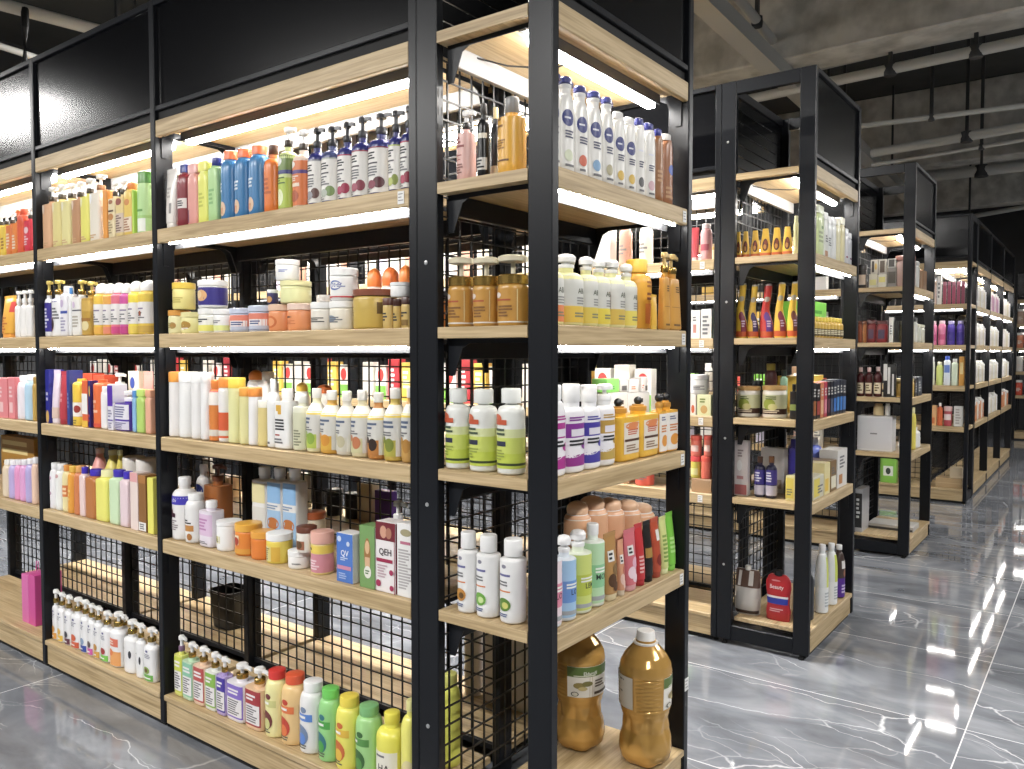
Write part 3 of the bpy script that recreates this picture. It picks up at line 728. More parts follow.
def make(kind, w, d, h, body, cap, els, sub, loc, rotz, desc, place, post, order):
    w = max(.012, round(w/.002)*.002-.0004); h = max(.02, round(h/.005)*.005); d = max(.012, round(d/.002)*.002-.0004)
    key = (kind, round(w, 4), round(d, 4), round(h, 4), body, cap, repr(els), repr(sub), LITE[0])
    if key not in PCACHE: PCACHE[key] = product_parts(kind, w, d, h, body, cap, els, sub)
    nm = NAME.get(kind) or ('pump_bottle' if 'pump' in (cap or '') else 'bottle')
    t = thing(nm, desc, CAT[kind], loc, rotz); obs = []
    for pn, me, pa in PCACHE[key]: obs.append(link(pn, me, t if pa is None else obs[pa]))
    MADE.append([t, desc, place, post, order])
    return t, h, w, d
DR = {'oval': .62, 'sq': .8, 'taper': .6, 'tube': .55, 'box': .5, 'pouch': .5, 'redpouch': .42, 'curve': .7, 'aframe': .6, 'bag': .35}
LIM = {'wide bay': (-1.701, -.462), 'narrow bay': (-2.65, -1.734), 'edge bay': (-3.91, -2.683), 'corner unit side': (-.385, -.006), 'second unit side': (-.385, -.006), 'third unit side': (-.385, -.006), 'far run end': (-.715, -.01),
       'corner unit end': (.033, .752), 'second unit end': (YR2+.033, YR2+.752), 'third unit end': (YR3+.033, YR3+.752), 'second row': (-1.701, -.462)}
def row(face, plane, z, place, post, items, Z=(0, 0, 1), off=.022, vis=True, rot=0.0, lite=False):
    """items: (kind, px0, px1, py_top, body, cap, label, desc[, opts]); Z maps the readings to picture coordinates"""
    LITE[0] = lite; res = []
    lo, hi = next((v for k, v in LIM.items() if place.startswith(k)), (-99, 99))
    for it in items:
        kind, p0, p1, pt = it[:4]; o = it[8] if len(it) > 8 else {}
        zz = o.get('Z', Z); X0_, X1_ = zz[0]+p0/zz[2], zz[0]+p1/zz[2]; YT = zz[1]+pt/zz[2]
        of = o.get('off', off); w = d = .07; vis_ = o.get('vis', vis and 'on' not in o)
        for _ in range(4):
            dp = of if kind == 'box' else of+d/2
            if face == 'S': f = lambda px, py: at_y(px, py, plane+dp)
            elif face == 'N': f = lambda px, py: at_y(px, py, plane-dp)
            else: f = lambda px, py: at_x(px, py, plane-dp)
            A, B = f(X0_, YT), f(X1_, YT); M = f((X0_+X1_)/2, YT)
            u0, u1 = (A.x, B.x) if face in 'SN' else (A.y, B.y)
            v = M-CAM; vv = Vector((v.x, v.y)); c = abs(v.y if face in 'SN' else v.x)/vv.length
            W = abs(u1-u0); dr = o.get('dr', DR.get(kind, 1)); s2 = 1-c*c; q = (c*c+dr*dr*s2)**.5/c
            w = W*.95 if vis_ or kind == 'box' else W/q*o.get('ws', 1)
            w = min(w, o.get('wmax', .3)); d = w*dr
        e = w/2*q
        if kind == 'box' or not vis_: uc = (u0+u1)/2
        elif face == 'E': uc = max(u0, u1)-e
        else: uc = min(u0, u1)+e
        anch = None
        if vis_ or kind == 'box':
            if face == 'E': anch = max(u0, u1)
            elif face == 'S': anch = min(u0, u1)
        qq = 1 if kind == 'box' else q
        base = max(res[i]['top'] for i in o['on'])+.0006 if 'on' in o else z
        h = max(o.get('h') or (M.z-base), .02)
        res.append(dict(it=it, o=o, of=of, u=uc, w=w, q=qq, an=anch, base=base, h=h, top=base+.0012+round(h/.005)*.005, d=d))
    sg = -1 if face == 'E' else 1      # the near side, where the next thing stands in front
    for a in sorted(res, key=lambda a: -sg*a['u']):
        near = [sg*b_['u']-b_['w']/2 for b_ in res if b_ is not a and sg*b_['u'] > sg*a['u'] and abs(a['of']-b_['of']) < .05 and a['base'] < b_['top']-.002 and b_['base'] < a['top']-.002]
        R = min(near+[sg*(hi if sg > 0 else lo)])-.0012
        if sg*a['u']+a['w']/2 > R:
            A = sg*a['an'] if a['an'] is not None else sg*a['u']-a['w']/2*a['q']
            w = 2*(R-A)/(a['q']+1)
            if w < .4*a['w']: w = .4*a['w']; print('TIGHT', a['it'][7], place)
            a['w'] = w; a['u'] = sg*(R-w/2)
        if sg*a['u']-a['w']/2 < sg*(lo if sg > 0 else hi): a['u'] = (lo if sg > 0 else hi)+sg*(a['w']/2+.0006)
    for i, a in enumerate(res):
        for b_ in res[:i]:
            if abs(a['of']-b_['of']) >= .05 or a['base'] > b_['top']-.002 or b_['base'] > a['top']-.002: continue
            g = abs(a['u']-b_['u'])-.0016; s = (a['w']+b_['w'])/2
            if g < s:
                k = max(.3, g/s); a['w'] *= k; b_['w'] *= k
                if k < .9: print('K', round(k, 2), a['it'][7], '|', b_['it'][7], place)
    for a in res:
        kind, p0, p1, pt, body, cap, els, desc = a['it'][:8]; o = a['o']; w = a['w']
        d = w*o.get('dr', DR.get(kind, 1)) if kind != 'box' else a['d']
        if a['of'] < .05: d = min(d, .145)
        dd = a['of']+d/2; uc = a['u']; base = a['base']
        loc = {'S': (uc, plane+dd, base+.0006), 'N': (uc, plane-dd, base+.0006), 'E': (plane-dd, uc, base+.0006)}[face]
        rz = {'S': 0, 'N': PI, 'E': PI/2}[face]+o.get('rot', rot)
        make(kind, w, d, a['h'], body, cap, els, o.get('sub'), loc, rz, desc, place, post, uc if face != 'S' else -uc)
    LITE[0] = False
    return res
ORD = 'first second third fourth fifth sixth seventh eighth ninth tenth eleventh twelfth thirteenth fourteenth fifteenth sixteenth seventeenth eighteenth nineteenth twentieth'.split()
def finish_labels():
    by = {}
    for m in MADE: by.setdefault((m[1], m[2]), []).append(m)
    for (desc, place), v in by.items():
        v.sort(key=lambda m: m[4])
        for i, m in enumerate(v):
            o = m[0]
            if len(v) == 1: o['label'] = f'{desc}, {place}'
            else:
                o['label'] = f'{ORD[i]} {desc} from the {m[3]}, {place}'
                o['group'] = f'{desc} row, {place}'
            n = len(o['label'].replace(',', ' ').split())
            if n > 16: print('LONG', n, o['label'])
# ------------------------------------------------------------------ products
K = '#2a2a2e'; G = '#77777a'; CP = 'corner post'
def txt(c=G, v0=.35, v1=.6, n=4, u0=-.55, u1=.35): return ('L', c, u0, u1, v0, v1, n)
# ---- wide bay
B1 = 'wide bay '
Z = (150, 100, 5.914); Z2 = (270, 100, 5.913)
blue = [('E', '#e9c3a0', -.1, .18, .3, .12), ('R', '#d98a5a', -.35, 0, .1, .2), ('L', '#dfe9f2', -.6, .2, .45, .62, 3)]
def navy(acc, acc2): return [('B', '#f2efe9', .0, .755, 1.6), ('B', acc, .75, .772, 1.6), txt(K, .57, .7, 3), ('R', '#4a4148', -.6, .3, .5, .525), txt(G, .3, .47, 4), ('E', acc2, .35, .2, .3, .09), ('E', acc, -.05, .17, .26, .07), ('L', '#9a9a98', -.6, 0, .05, .12, 2)]
row('S', 0, SZ[0], B1+'top shelf', CP, [
 ('tube', 90, 155, 412, '#f1ece4', 'x:#efe9e0', [('R', '#8d8a86', .1, .35, .25, .42), txt('#c8c2ba', .5, .7, 3)], 'plain white tube at the far end', {'dr': .6}),
 ('bottle', 158, 232, 400, '#8e2f38', 'wide:#2b3a86', [('R', '#e9e2dc', -.3, .55, .34, .52), ('L', K, -.2, .4, .37, .49, 3)], 'dark red bottle with navy cap'),
 ('sq', 232, 293, 388, '#f0a79b', 'flip:#f4b3ad', [('R', '#8a4a6a', -.55, -.35, .05, .3)], 'salmon pink square bottle'),
 ('sq', 293, 353, 375, '#eef06a', 'flip:#f3f060', [('L', '#c9cf45', -.4, .4, .3, .6, 4)], 'lemon yellow square bottle'),
 ('sq', 353, 415, 352, '#b9e39a', 'wide:#2f3f92', [('L', '#8ac27a', -.4, .4, .3, .6, 4)], 'pale green square bottle with navy cap'),
 ('bottle', 417, 496, 315, '#3f86bd', 'wide:#f0702c', blue, 'blue bottle with orange cap'),
 ('bottle', 499, 578, 303, '#3f86bd', 'wide:#f0702c', blue, 'blue bottle with orange cap'),
 ('bottle', 581, 666, 287, '#3f86bd', 'wide:#f0702c', blue, 'blue bottle with orange cap'),
 ('bottle', 672, 748, 280, '#ef7d24', 'screw:#5a3620/#e58a3a', [('L', '#c35a14', -.4, .4, .3, .6, 4)], 'plain orange bottle with brown cap'),
 ('bottle', 47, 128, 175, '#d9e79a', 'pump:#f6f6f4/#3b2f26', [('B', '#6f8a3c', .62, .86), ('E', '#f4f4ec', -.2, .76, .3, .07), ('B', '#3a3f80', .56, .62), ('B', '#b7cf3f', .02, .5), ('E', '#e8f0c0', -.1, .2, .3, .13), txt('#54702a', .4, .52, 3)], 'green labelled bottle with white pump', {'Z': Z2}),
 ('bottle', 131, 220, 185, '#f1d9c4', 'pump:#f6f6f4/#3b2f26', [('B', '#e5782e', .04, .8), ('E', '#f4f0e8', -.3, .74, .3, .06), ('B', '#5b3f86', .58, .64), ('R', '#f3ddc4', -.5, .3, .36, .42), ('E', '#b5501c', -.1, .2, .35, .1), txt('#fbe3cf', .45, .55, 3)], 'orange labelled bottle with white pump', {'Z': Z2}),
 ('bottle', 222, 302, 175, '#2d3279', 'pump:#1b1b20', navy('#9b9aa0', '#6a4a44'), 'navy shouldered pump bottle, chestnut print', {'Z': Z2}),
 ('bottle', 303, 396, 160, '#4a5480', 'pump:#26262c', navy('#b4bcae', '#7f9a5c'), 'navy shouldered pump bottle, green leaf print', {'Z': Z2}),
 ('bottle', 397, 482, 142, '#2d3279', 'pump:#1b1b20', navy('#b0315a', '#a8244c'), 'navy shouldered pump bottle, magenta print', {'Z': Z2}),
 ('bottle', 484, 578, 112, '#2b2f76', 'pump:#34343a', navy('#a8485e', '#8d3346'), 'navy shouldered pump bottle, grape print', {'Z': Z2}),
 ('bottle', 580, 696, 90, '#33387c', 'pump:#3a3a40', navy('#8a2f48', '#5e2a32'), 'largest navy shouldered pump bottle, plum print', {'Z': Z2}),
 ('bottle', 699, 768, 72, '#2d3279', 'pump:#2a2a30', navy('#b9c65e', '#8b9a3a'), 'navy shouldered pump bottle, olive print', {'Z': Z2}),
 ('bottle', 770, 850, 45, '#2d3279', 'pump:#2a2a30', navy('#b52f52', '#9c2440'), 'navy shouldered pump bottle half behind the post', {'Z': Z2}),
], Z)
Z = (150, 250, 7.314); Z2 = (270, 250, 6.827)
row('S', 0, SZ[1], B1+'second shelf', CP, [
 ('jar', 132, 224, 440, '#f0eab0', 'lid:#e8a23c', [('E', '#b98a3a', .2, .45, .25, .18), txt('#a89a55', .3, .6, 3)], 'pale yellow jar with orange lid'),
 ('jar', 227, 338, 465, '#f1ea9c', 'lid:#efe6a0', [('E', '#b48b2f', .1, .5, .35, .25), txt('#fff', .2, .35, 2)], 'pale yellow jar, brown nut print'),
 ('jar', 160, 338, 245, '#f2e58a', 'lid:#f2cf3a', [('E', '#b98f2f', -.45, .65, .18, .18), ('E', '#a8822c', -.45, .25, .16, .12), txt('#c7b450', .3, .6, 3, -.1, .6)], 'wide yellow jar stacked on two pale jars', {'on': [0, 1], 'ws': .95}),
 ('jar', 352, 462, 435, '#f0f0e6', 'lid:#f6f6f2', [('B', '#f3ee6a', 0, .42), ('L', K, -.4, .5, .55, .78, 2)], 'white jar with yellow lower half'),
 ('jar', 464, 580, 440, '#f1f1ee', 'lid:#f8f8f6', [('B', '#e4ec8e', .02, .4), txt(G, .5, .7, 2)], 'white jar with lime lower half'),
 ('jar', 352, 570, 232, '#f7f7f5', 'lid:#fbfbfa', [('B', '#352e86', .12, .92, 1.8), ('E', '#e9b474', .05, .55, .32, .26), ('E', '#f3d49a', -.1, .6, .2, .18), ('L', '#e8e6f2', -.9, -.55, .3, .6, 3)], 'big white jar with navy label stacked over two jars', {'on': [3, 4], 'sub': {'hc': .2}}),
 ('jar', 583, 717, 428, '#c9d2e6', 'lid:#cdd6ea', [('B', '#e9856b', .3, .92), ('R', '#f3f0f0', -.2, .7, .3, .62), ('E', '#b02f3a', -.5, .48, .2, .2), ('B', '#3550a0', .0, .12), ('L', '#44548c', -.1, .6, .35, .58, 2)], 'salmon and blue banded jar'),
 ('jar', 720, 865, 415, '#c9d2e6', 'lid:#cdd6ea', [('B', '#e9856b', .3, .92), ('R', '#f3f0f0', -.2, .7, .3, .62), ('E', '#b02f3a', -.5, .48, .2, .2), ('B', '#3550a0', .0, .12), ('L', '#44548c', -.1, .6, .35, .58, 2)], 'salmon and blue banded jar'),
 ('jar', 868, 1003, 400, '#f09a5e', 'lid:#f3cdb0', [('E', '#d9702f', -.1, .45, .4, .3), ('E', '#f0a268', -.1, .45, .28, .2)], 'orange jar with ring print'),
 ('jar', 118, 246, 370, '#f19a5f', 'lid:#f6d9c6', [('R', '#5a3a3a', -.35, .05, .62, .7), ('L', '#d0703a', -.4, .3, .3, .5, 3)], 'orange jar with small dark heading', {'Z': Z2}),
 ('jar', 278, 400, 362, '#efe9dc', 'lid:#f8f8f5', [('R', '#2f3f92', -.95, -.6, .35, .8), ('L', K, -.3, .6, .35, .6, 3)], 'white jar with navy side stripe', {'Z': Z2}),
 ('jar', 412, 563, 355, '#f0ead9', 'lid:#f8f8f5', [('R', '#2f3f92', -.98, -.75, .35, .8), ('E', '#7d8ea0', -.2, .5, .35, .15), ('L', G, -.3, .6, .3, .6, 3)], 'white jar with grey swirl print', {'Z': Z2}),
 ('jar', 569, 790, 278, '#d0b04a', 'lid:#8d4f36', [('R', '#d0b04a', -.75, .8, .58, .64), ('R', '#6f5522', .55, .8, .45, .8), ('L', '#7d6228', -.7, -.4, .4, .7, 4)], 'amber jar with wide brown lid', {'Z': Z2, 'sub': {'hc': .17}}),
 ('jar', 770, 838, 335, '#d9b96a', 'lid:#5e3226', [('L', K, -.4, .4, .3, .7, 3)], 'small gold jar with dark brown lid', {'Z': Z2}),
 ('jar', 840, 893, 335, '#d3b15c', 'lid:#4a2a22', [('L', K, -.4, .4, .3, .7, 3)], 'small gold jar with dark brown lid', {'Z': Z2}),
 ('jar', 896, 975, 322, '#d9b96a', 'lid:#4a2a22', [('R', '#8a6a2c', -.5, .4, .1, .35), ('L', K, -.6, .4, .45, .7, 2)], 'small gold jar with dark brown lid', {'Z': Z2}),
 ('jar', -18, 56, 275, '#38346e', 'lid:#f6f6f4', [('E', '#d9a05a', .1, .4, .4, .3)], 'small navy jar with white lid stacked on orange jar', {'Z': Z2, 'on': [8]}),
 ('jar', 62, 296, 215, '#eef0ae', 'lid:#f1edae', [('L', '#57603a', -.75, -.05, .38, .5, 1), ('B', '#e9e79a', .8, .84)], 'broad pale yellow jar stacked on orange jars', {'Z': Z2, 'on': [8, 9], 'ws': .92}),
 ('jar', 30, 212, 68, '#f7f7f5', 'lid:#fcfcfb', [('E', '#e5cf4a', -.5, .5, .14, .3), ('R', '#7f9bd0', -.7, -.25, .02, .22), ('L', '#6f86c8', .05, .6, .5, .68, 2)], 'white tub topping the pale yellow jar', {'Z': Z2, 'on': [17], 'ws': .9}),
 ('jar', 408, 640, 128, '#f7f7f4', 'lid:#fbfbfa', [('R', '#3a52a4', -.9, -.55, .45, .9), ('E', '#5e76b8', .05, .6, .35, .2), ('E', '#f4f4f2', .1, .6, .28, .14), ('L', '#4d62ac', -.1, .7, .52, .7, 3), ('B', '#d9444c', .03, .16), ('L', '#f6d6d6', -.1, .6, .05, .13, 1)], 'large white tub with blue swirl stacked on jars', {'Z': Z2, 'on': [10, 11], 'ws': .9}),
 ('jar', 822, 985, 225, '#f1f0ee', 'lid:#fbfbfa', [], 'white lidded jar stacked on small gold jars', {'Z': Z2, 'on': [14, 15]}),
 ('bottle', 648, 742, 132, '#f3ece2', 'dome:#f0842c', [txt()], 'cream bottle with orange cap behind amber jar', {'Z': Z2, 'off': .2, 'sub': {'hc': .3}}),
 ('bottle', 748, 860, 118, '#f3ece2', 'dome:#ee7a26', [txt()], 'cream bottle with orange cap behind gold jars', {'Z': Z2, 'off': .2, 'sub': {'hc': .3}}),
 ('bottle', 864, 960, 108, '#f3ece2', 'dome:#f28a30', [txt()], 'cream bottle with orange cap behind white lidded jar', {'Z': Z2, 'off': .2, 'sub': {'hc': .3}}),
 ('jar', 318, 382, 305, '#efeee6', 'lid:#fafaf8', [], 'small white jar behind the swirl print jars', {'Z': Z2, 'off': .16}),
], Z, vis=True)
Z = (150, 360, 7.314); Z2 = (270, 370, 6.827)
def oil(acc, low): return [('B', '#f4f1e4', .735, .9, 2), ('B', '#f6d93a', .70, .76, 2), ('B', '#dcdad2', .08, .7, 1.2), ('R', acc, -.95, .5, .08, .34), ('E', low, .1, .26, .3, .11), ('E', low, -.3, .34, .16, .06), txt('#5c6a86', .52, .66, 2, -.5, .4), ('L', G, -.5, .3, .4, .48, 2)]
row('S', 0, SZ[2], B1+'third shelf', CP, [
 ('cyl', 132, 206, 88, '#f3efec', 'flip:#f0a02e', [], 'white bottle with orange cap, first at far post', {'sub': {'taper': .06}}),
 ('cyl', 208, 294, 88, '#f4f4f2', 'flip:#fafaf9', [], 'tall all-white bottle', {'sub': {'taper': .06}}),
 ('cyl', 296, 364, 88, '#f4f2f0', 'flip:#fafaf9', [], 'tall all-white bottle', {'sub': {'taper': .06}}),
 ('cyl', 366, 426, 88, '#f4f3f2', 'flip:#fafaf9', [], 'tall all-white bottle', {'sub': {'taper': .06}}),
 ('bottle', 428, 496, 150, '#e98a35', 'wide:#ee8a2c', [('B', '#e2dccf', .1, .22), ('B', '#f6efe6', .68, .93), ('B', '#d9481e', .92, .98)], 'orange bottle with white and red neck'),
 ('cyl', 499, 565, 125, '#f2efec', 'flip:#f09430', [('B', '#e5602e', .08, .55, 1.2), ('B', '#e3dccb', .12, .22)], 'white and orange bottle with orange cap', {'wmax': .05}),
 ('cyl', 568, 648, 130, '#eceaa8', 'flip:#f8d83a', [], 'pale yellow bottle with bright yellow cap', {'sub': {'taper': .06}}),
 ('cyl', 650, 714, 200, '#ece6a2', 'flip:#f2a836', [], 'pale yellow bottle with orange cap', {'sub': {'taper': .06}}),
 ('cyl', 717, 782, 205, '#f4f2f2', 'flip:#f0922c', [], 'short white bottle with orange cap', {'sub': {'taper': .06}}),
 ('cyl', 785, 856, 295, '#e8d488', 'flip:#f3efdf', [], 'tan yellow bottle with cream cap', {'sub': {'taper': .06}}),
 ('bottle', 859, 930, 140, '#f5f5f3', 'screw:#fafaf9', [('L', G, -.5, .3, .05, .12, 1)], 'white bottle with white screw cap'),
 ('sq', 47, 154, 125, '#f6f6f4', 'screw:#fafaf9', [('R', '#e3b02e', -.35, .1, .68, .86), ('R', '#f6f6f4', -.35, -.18, .64, .74), ('L', K, -.45, .45, .36, .6, 4), ('L', '#b03a2e', -.45, .2, .25, .3, 1), txt(G, .1, .22, 2)], 'square white bottle with gold leaf mark', {'Z': Z2}),
 ('cyl', 157, 246, 165, '#e7e7d0', 'screw:#f5f5f0', [('R', '#d9d9b8', -.5, .7, .05, .8), ('R', '#a9a05a', -.95, -.7, .3, .85), ('L', '#8a8a70', -.2, .5, .1, .45, 6)], 'clear bottle with sketch label', {'Z': Z2}),
 ('slope', 250, 344, 130, '#e6e0b4', 'screw:#f1efe6', oil('#b9cc4a', '#8fae3a'), 'clear oil bottle, lime fruit label', {'Z': Z2, 'sub': {'sh': .74, 'nk': .42}}),
 ('slope', 346, 452, 135, '#dca632', 'screw:#f1efe6', oil('#e0b030', '#d9921e'), 'clear oil bottle, golden mango label', {'Z': Z2, 'sub': {'sh': .74, 'nk': .42}}),
 ('slope', 454, 554, 140, '#d8d2c2', 'screw:#f1efe6', oil('#d4d0c0', '#c2ba98'), 'clear oil bottle, silver white label', {'Z': Z2, 'sub': {'sh': .74, 'nk': .42}}),
 ('slope', 556, 664, 142, '#dcd2a8', 'screw:#f1efe6', oil('#d3cf9e', '#c5784a'), 'clear oil bottle, green pear label', {'Z': Z2, 'sub': {'sh': .74, 'nk': .42}}),
 ('slope', 666, 776, 150, '#c9863a', 'screw:#f1efe6', oil('#c47f32', '#3a2a22'), 'amber oil bottle, dark bird label', {'Z': Z2, 'sub': {'sh': .74, 'nk': .42}}),
 ('slope', 779, 894, 118, '#cbb047', 'screw:#f1efe6', oil('#b9b23e', '#7f8a2c'), 'amber oil bottle, olive label', {'Z': Z2, 'sub': {'sh': .74, 'nk': .42}}),
 ('slope', 897, 1000, 118, '#c99a48', 'screw:#f1efe6', oil('#c99a48', '#b5812e'), 'amber oil bottle half behind the post', {'Z': Z2, 'sub': {'sh': .74, 'nk': .42}}),
 ('bottle', 705, 790, 78, '#f4f2f0', 'dome:#ee8a26', [], 'white bottle with orange cap, back row', {'off': .22}),
 ('sq', 800, 892, 85, '#eeeeec', 'wide:#f6f6f4', [('B', '#4a4a86', .3, .6)], 'white bottle with violet band, back row', {'off': .22}),
 ('bottle', 300, 395, 98, '#f0ece2', 'dome:#ea7424', [], 'white bottle with red orange cap, back row', {'off': .22, 'Z': Z2}),
 ('bottle', 165, 235, 85, '#f0ece2', 'dome:#f2c230', [], 'white bottle with yellow cap, back row', {'off': .22, 'Z': Z2}),
], Z)
Z = (150, 460, 6.407); Z2 = (270, 480, 5.493)
r4 = row('S', 0, SZ[3], B1+'fourth shelf', CP, [
 ('bottle', 113, 285, 105, '#f2f0ee', 'screw:#fafafa', [('B', '#4a3fc0', .66, .82), ('T', 'e CGW', -.1, .735, .05, '#f4f4fa'), ('E', '#5c2e34', -.35, .52, .25, .07), ('R', '#4c2a3a', -.6, .1, .42, .5), ('L', '#9a8f92', -.5, .3, .18, .38, 5)], 'big white bottle with violet blue band', {'vis': False}),
 ('bottle', 216, 375, 210, '#f3f2f0', 'wide:#fbfbfa', [('R', '#3a3a5a', -.55, -.3, .62, .78), ('R', '#c98a3a', -.6, .5, .28, .42), ('L', K, -.6, .5, .44, .56, 2), ('E', '#b5762c', .2, .15, .2, .08)], 'white tub bottle with amber print', {'vis': False, 'ws': .9}),
 ('sq', 318, 472, 262, '#ece4ee', 'screw:#fafafa', [('R', '#e2c3e0', -.7, .8, .3, .85), ('L', '#c285b8', -.5, .5, .42, .75, 4), ('L', G, -.5, .4, .08, .16, 2)], 'lilac labelled bottle', {'vis': False, 'ws': .85}),
 ('jar', 412, 606, 385, '#f6f6f4', 'lid:#fafafa', [('R', '#d9cf8a', -.6, .1, .3, .58), ('L', '#4a4a3a', -.55, .05, .34, .56, 3)], 'white jar with lid, khaki print', {'vis': False, 'ws': .85, 'sub': {'hc': .14}}),
 ('jar', 530, 735, 405, '#ee8a1e', 'lid:#f6b52a', [('R', '#f3ddb8', -.75, .1, .45, .85), ('E', '#d9481e', -.6, .68, .14, .14), ('E', '#b53a1e', -.1, .6, .2, .18), ('B', '#e9a32a', .05, .3)], 'orange jar with yellow lid, carrot print', {'vis': False, 'ws': .85}),
 ('jar', 636, 830, 455, '#ee8420', 'lid:#f6ab2c', [('R', '#f0d5a8', -.85, -.3, .25, .8), ('E', '#4a3a4a', -.62, .62, .13, .16), ('L', '#f3e0c0', -.8, -.35, .3, .45, 2)], 'orange jar with amber lid, portrait print', {'vis': False, 'ws': .85}),
 ('jar', -30, 138, 285, '#f2d84a', 'lid:#fbfbf9', [('R', '#e3d9a0', -.45, .1, .1, .75), ('L', '#8a7a3a', -.4, .05, .15, .7, 6), ('R', '#e6b62a', .15, .6, .1, .75)], 'yellow jar with white lid', {'Z': Z2, 'vis': False, 'ws': .88}),
 ('jar', 88, 240, 378, '#f4f2ee', 'lid:#fafaf8', [('L', K, .1, .8, .36, .48, 2)], 'low white cream jar', {'Z': Z2, 'vis': False, 'ws': .85, 'sub': {'hc': .3}}),
 ('jar', 136, 268, 250, '#f0ebe0', 'lid:#744230', [('R', '#a86a4a', -.3, .4, .15, .6), ('E', '#6a4a2a', 0, .4, .25, .2)], 'brown lidded jar stacked on the low white jar', {'Z': Z2, 'vis': False, 'ws': .85, 'on': [7]}),
 ('jar', 165, 318, 170, '#efe2c6', 'lid:#c0622e', [('L', '#a07a3a', -.6, .6, .4, .75, 2)], 'tall jar with rust lid, back row', {'Z': Z2, 'vis': False, 'off': .2, 'ws': .85, 'sub': {'hc': .18}}),
 ('jar', 213, 364, 278, '#f0d88a', 'lid:#eeb4a4', [('B', '#dc8f9c', .04, .68, 1.9), ('B', '#f1d24a', .7, .95, 1.9), ('L', '#6a5a2a', -.5, .1, .76, .9, 1), ('L', '#f3d4da', -.6, .4, .15, .5, 4)], 'pink and yellow jar with pink lid', {'Z': Z2, 'vis': False, 'ws': .85, 'sub': {'hc': .28}}),
 ('box', 363, 456, 300, '#f3f3f2', '', [('B', '#4d7ed2', 0, 1), ('T', 'QV', 0, .6, .13, '#f3f5fb'), ('E', '#cfdcf4', -.65, .88, .25, .06), ('E', '#cfdcf4', .45, .8, .2, .05), ('R', '#d78fae', -.9, .8, .26, .34), ('L', '#c7d6f2', -.5, .5, .44, .52, 2), ('L', '#a8c0ec', -.7, .6, .06, .2, 3)], 'blue fronted carton with white side', {'Z': Z2, 'dr': .75}),
 ('box', 490, 576, 258, '#6f9c56', '', [('B', '#7aa55e', 0, 1), ('E', '#a8753c', .05, .55, .42, .26), ('E', '#e3b98a', .05, .66, .3, .11), ('R', '#e0b48a', -.25, .4, .34, .5), ('E', '#f0efe2', .1, .26, .48, .1), ('L', '#5a7a4a', -.2, .4, .22, .3, 2)], 'green carton with portrait of a person', {'Z': Z2, 'dr': .8, 'sub': {'side': '#d9dccb'}}),
 ('box', 577, 690, 237, '#f4eeee', '', [('R', '#7a2430', -1, 1, .74, 1), ('E', '#d9a184', -.2, .86, .34, .09), ('E', '#b57a60', .35, .85, .3, .08), ('T', 'QEH', 0, .58, .1, '#3a2a30'), ('R', '#a8244e', -.9, .75, .43, .48), ('L', '#c9aeb6', -.8, .3, .2, .4, 5), ('E', '#b02f5c', -.7, .12, .25, .05), ('E', '#b02f5c', .65, .08, .2, .04), ('E', '#b02f5c', .62, .3, .2, .04), ('R', '#9c2440', .93, 1, 0, 1)], 'white and magenta carton with couple portrait', {'Z': Z2, 'dr': .7, 'sub': {'side': '#8a1f3c'}}),
 ('box', 696, 800, 245, '#f1f0ee', '', [('E', '#a9a07a', 0, .88, .6, .05), ('R', '#c4708a', -.6, .5, .72, .76), ('L', '#b9b4b4', -.8, .6, .1, .66, 14)], 'plain white carton beside the post', {'Z': Z2, 'dr': .7}),
 ('bottle', 640, 770, 118, '#f3bcd2', 'pump:#f8f8f8', [], 'pink shouldered pump bottle behind cartons', {'Z': Z2, 'off': .13, 'vis': False}),
 ('sq', 358, 474, 22, '#a8642c', 'pump:#6a3a1e', [('R', '#8a4a1e', -.4, .4, .6, .72), ('L', '#c98a52', -.3, .3, .62, .7, 1)], 'brown pump bottle, back row by the mesh', {'off': .125}),
 ('bottle', 288, 360, 25, '#f2f1ef', 'screw:#fafafa', [('E', '#3a4fa8', 0, .72, .6, .1)], 'white bottle with blue oval, back row', {'off': .125}),
 ('sq', 668, 762, 40, '#f4f4f2', 'screw:#fafaf8', [('R', '#ece2a8', -.7, .7, .62, .9), ('R', '#e6e4dc', -.7, .7, .1, .56), ('E', '#b5764a', 0, .3, .5, .07)], 'tall white bottle with cream picture, back row', {'off': .15}),
 ('sq', 765, 862, 45, '#f4f4f2', 'screw:#fafaf8', [('R', '#8fc0ee', -.7, .7, .64, .92), ('R', '#a5cdf2', -.7, .7, .08, .54), ('E', '#c97a3a', 0, .36, .55, .08), ('L', '#8fa8c8', -.6, .5, .55, .62, 2)], 'back row white bottle with blue pictures', {'off': .15}),
 ('sq', 865, 960, 50, '#f4f4f2', 'screw:#fafaf8', [('R', '#8fc0ee', -.7, .7, .64, .92), ('R', '#a5cdf2', -.7, .7, .08, .54), ('E', '#c97a3a', 0, .36, .55, .08), ('L', '#8fa8c8', -.6, .5, .55, .62, 2)], 'back row white bottle with blue pictures', {'off': .15}),
], Z)
Z = (160, 620, 5.162); Z2 = (200, 560, 3.677)
def lot(c): return [('R', c, -.6, .75, .1, .9), ('R', '#f2eeee', -.5, .65, .14, .58), ('L', G, -.4, .5, .17, .55, 7), ('L', '#f6f2f2', -.4, .5, .66, .82, 2)]
def herb(c, c2): return [('E', c2, .0, .72, .2, .05), ('R', c, -.8, .5, .54, .66), ('E', c2, -.2, .3, .5, .17), ('E', c, -.1, .24, .25, .1), ('L', '#f6f6f0', -.7, .3, .57, .64, 1), txt('#6a6a5a', .08, .16, 2)]
gp = 'pump:#f7f7f6/#c9a24a'
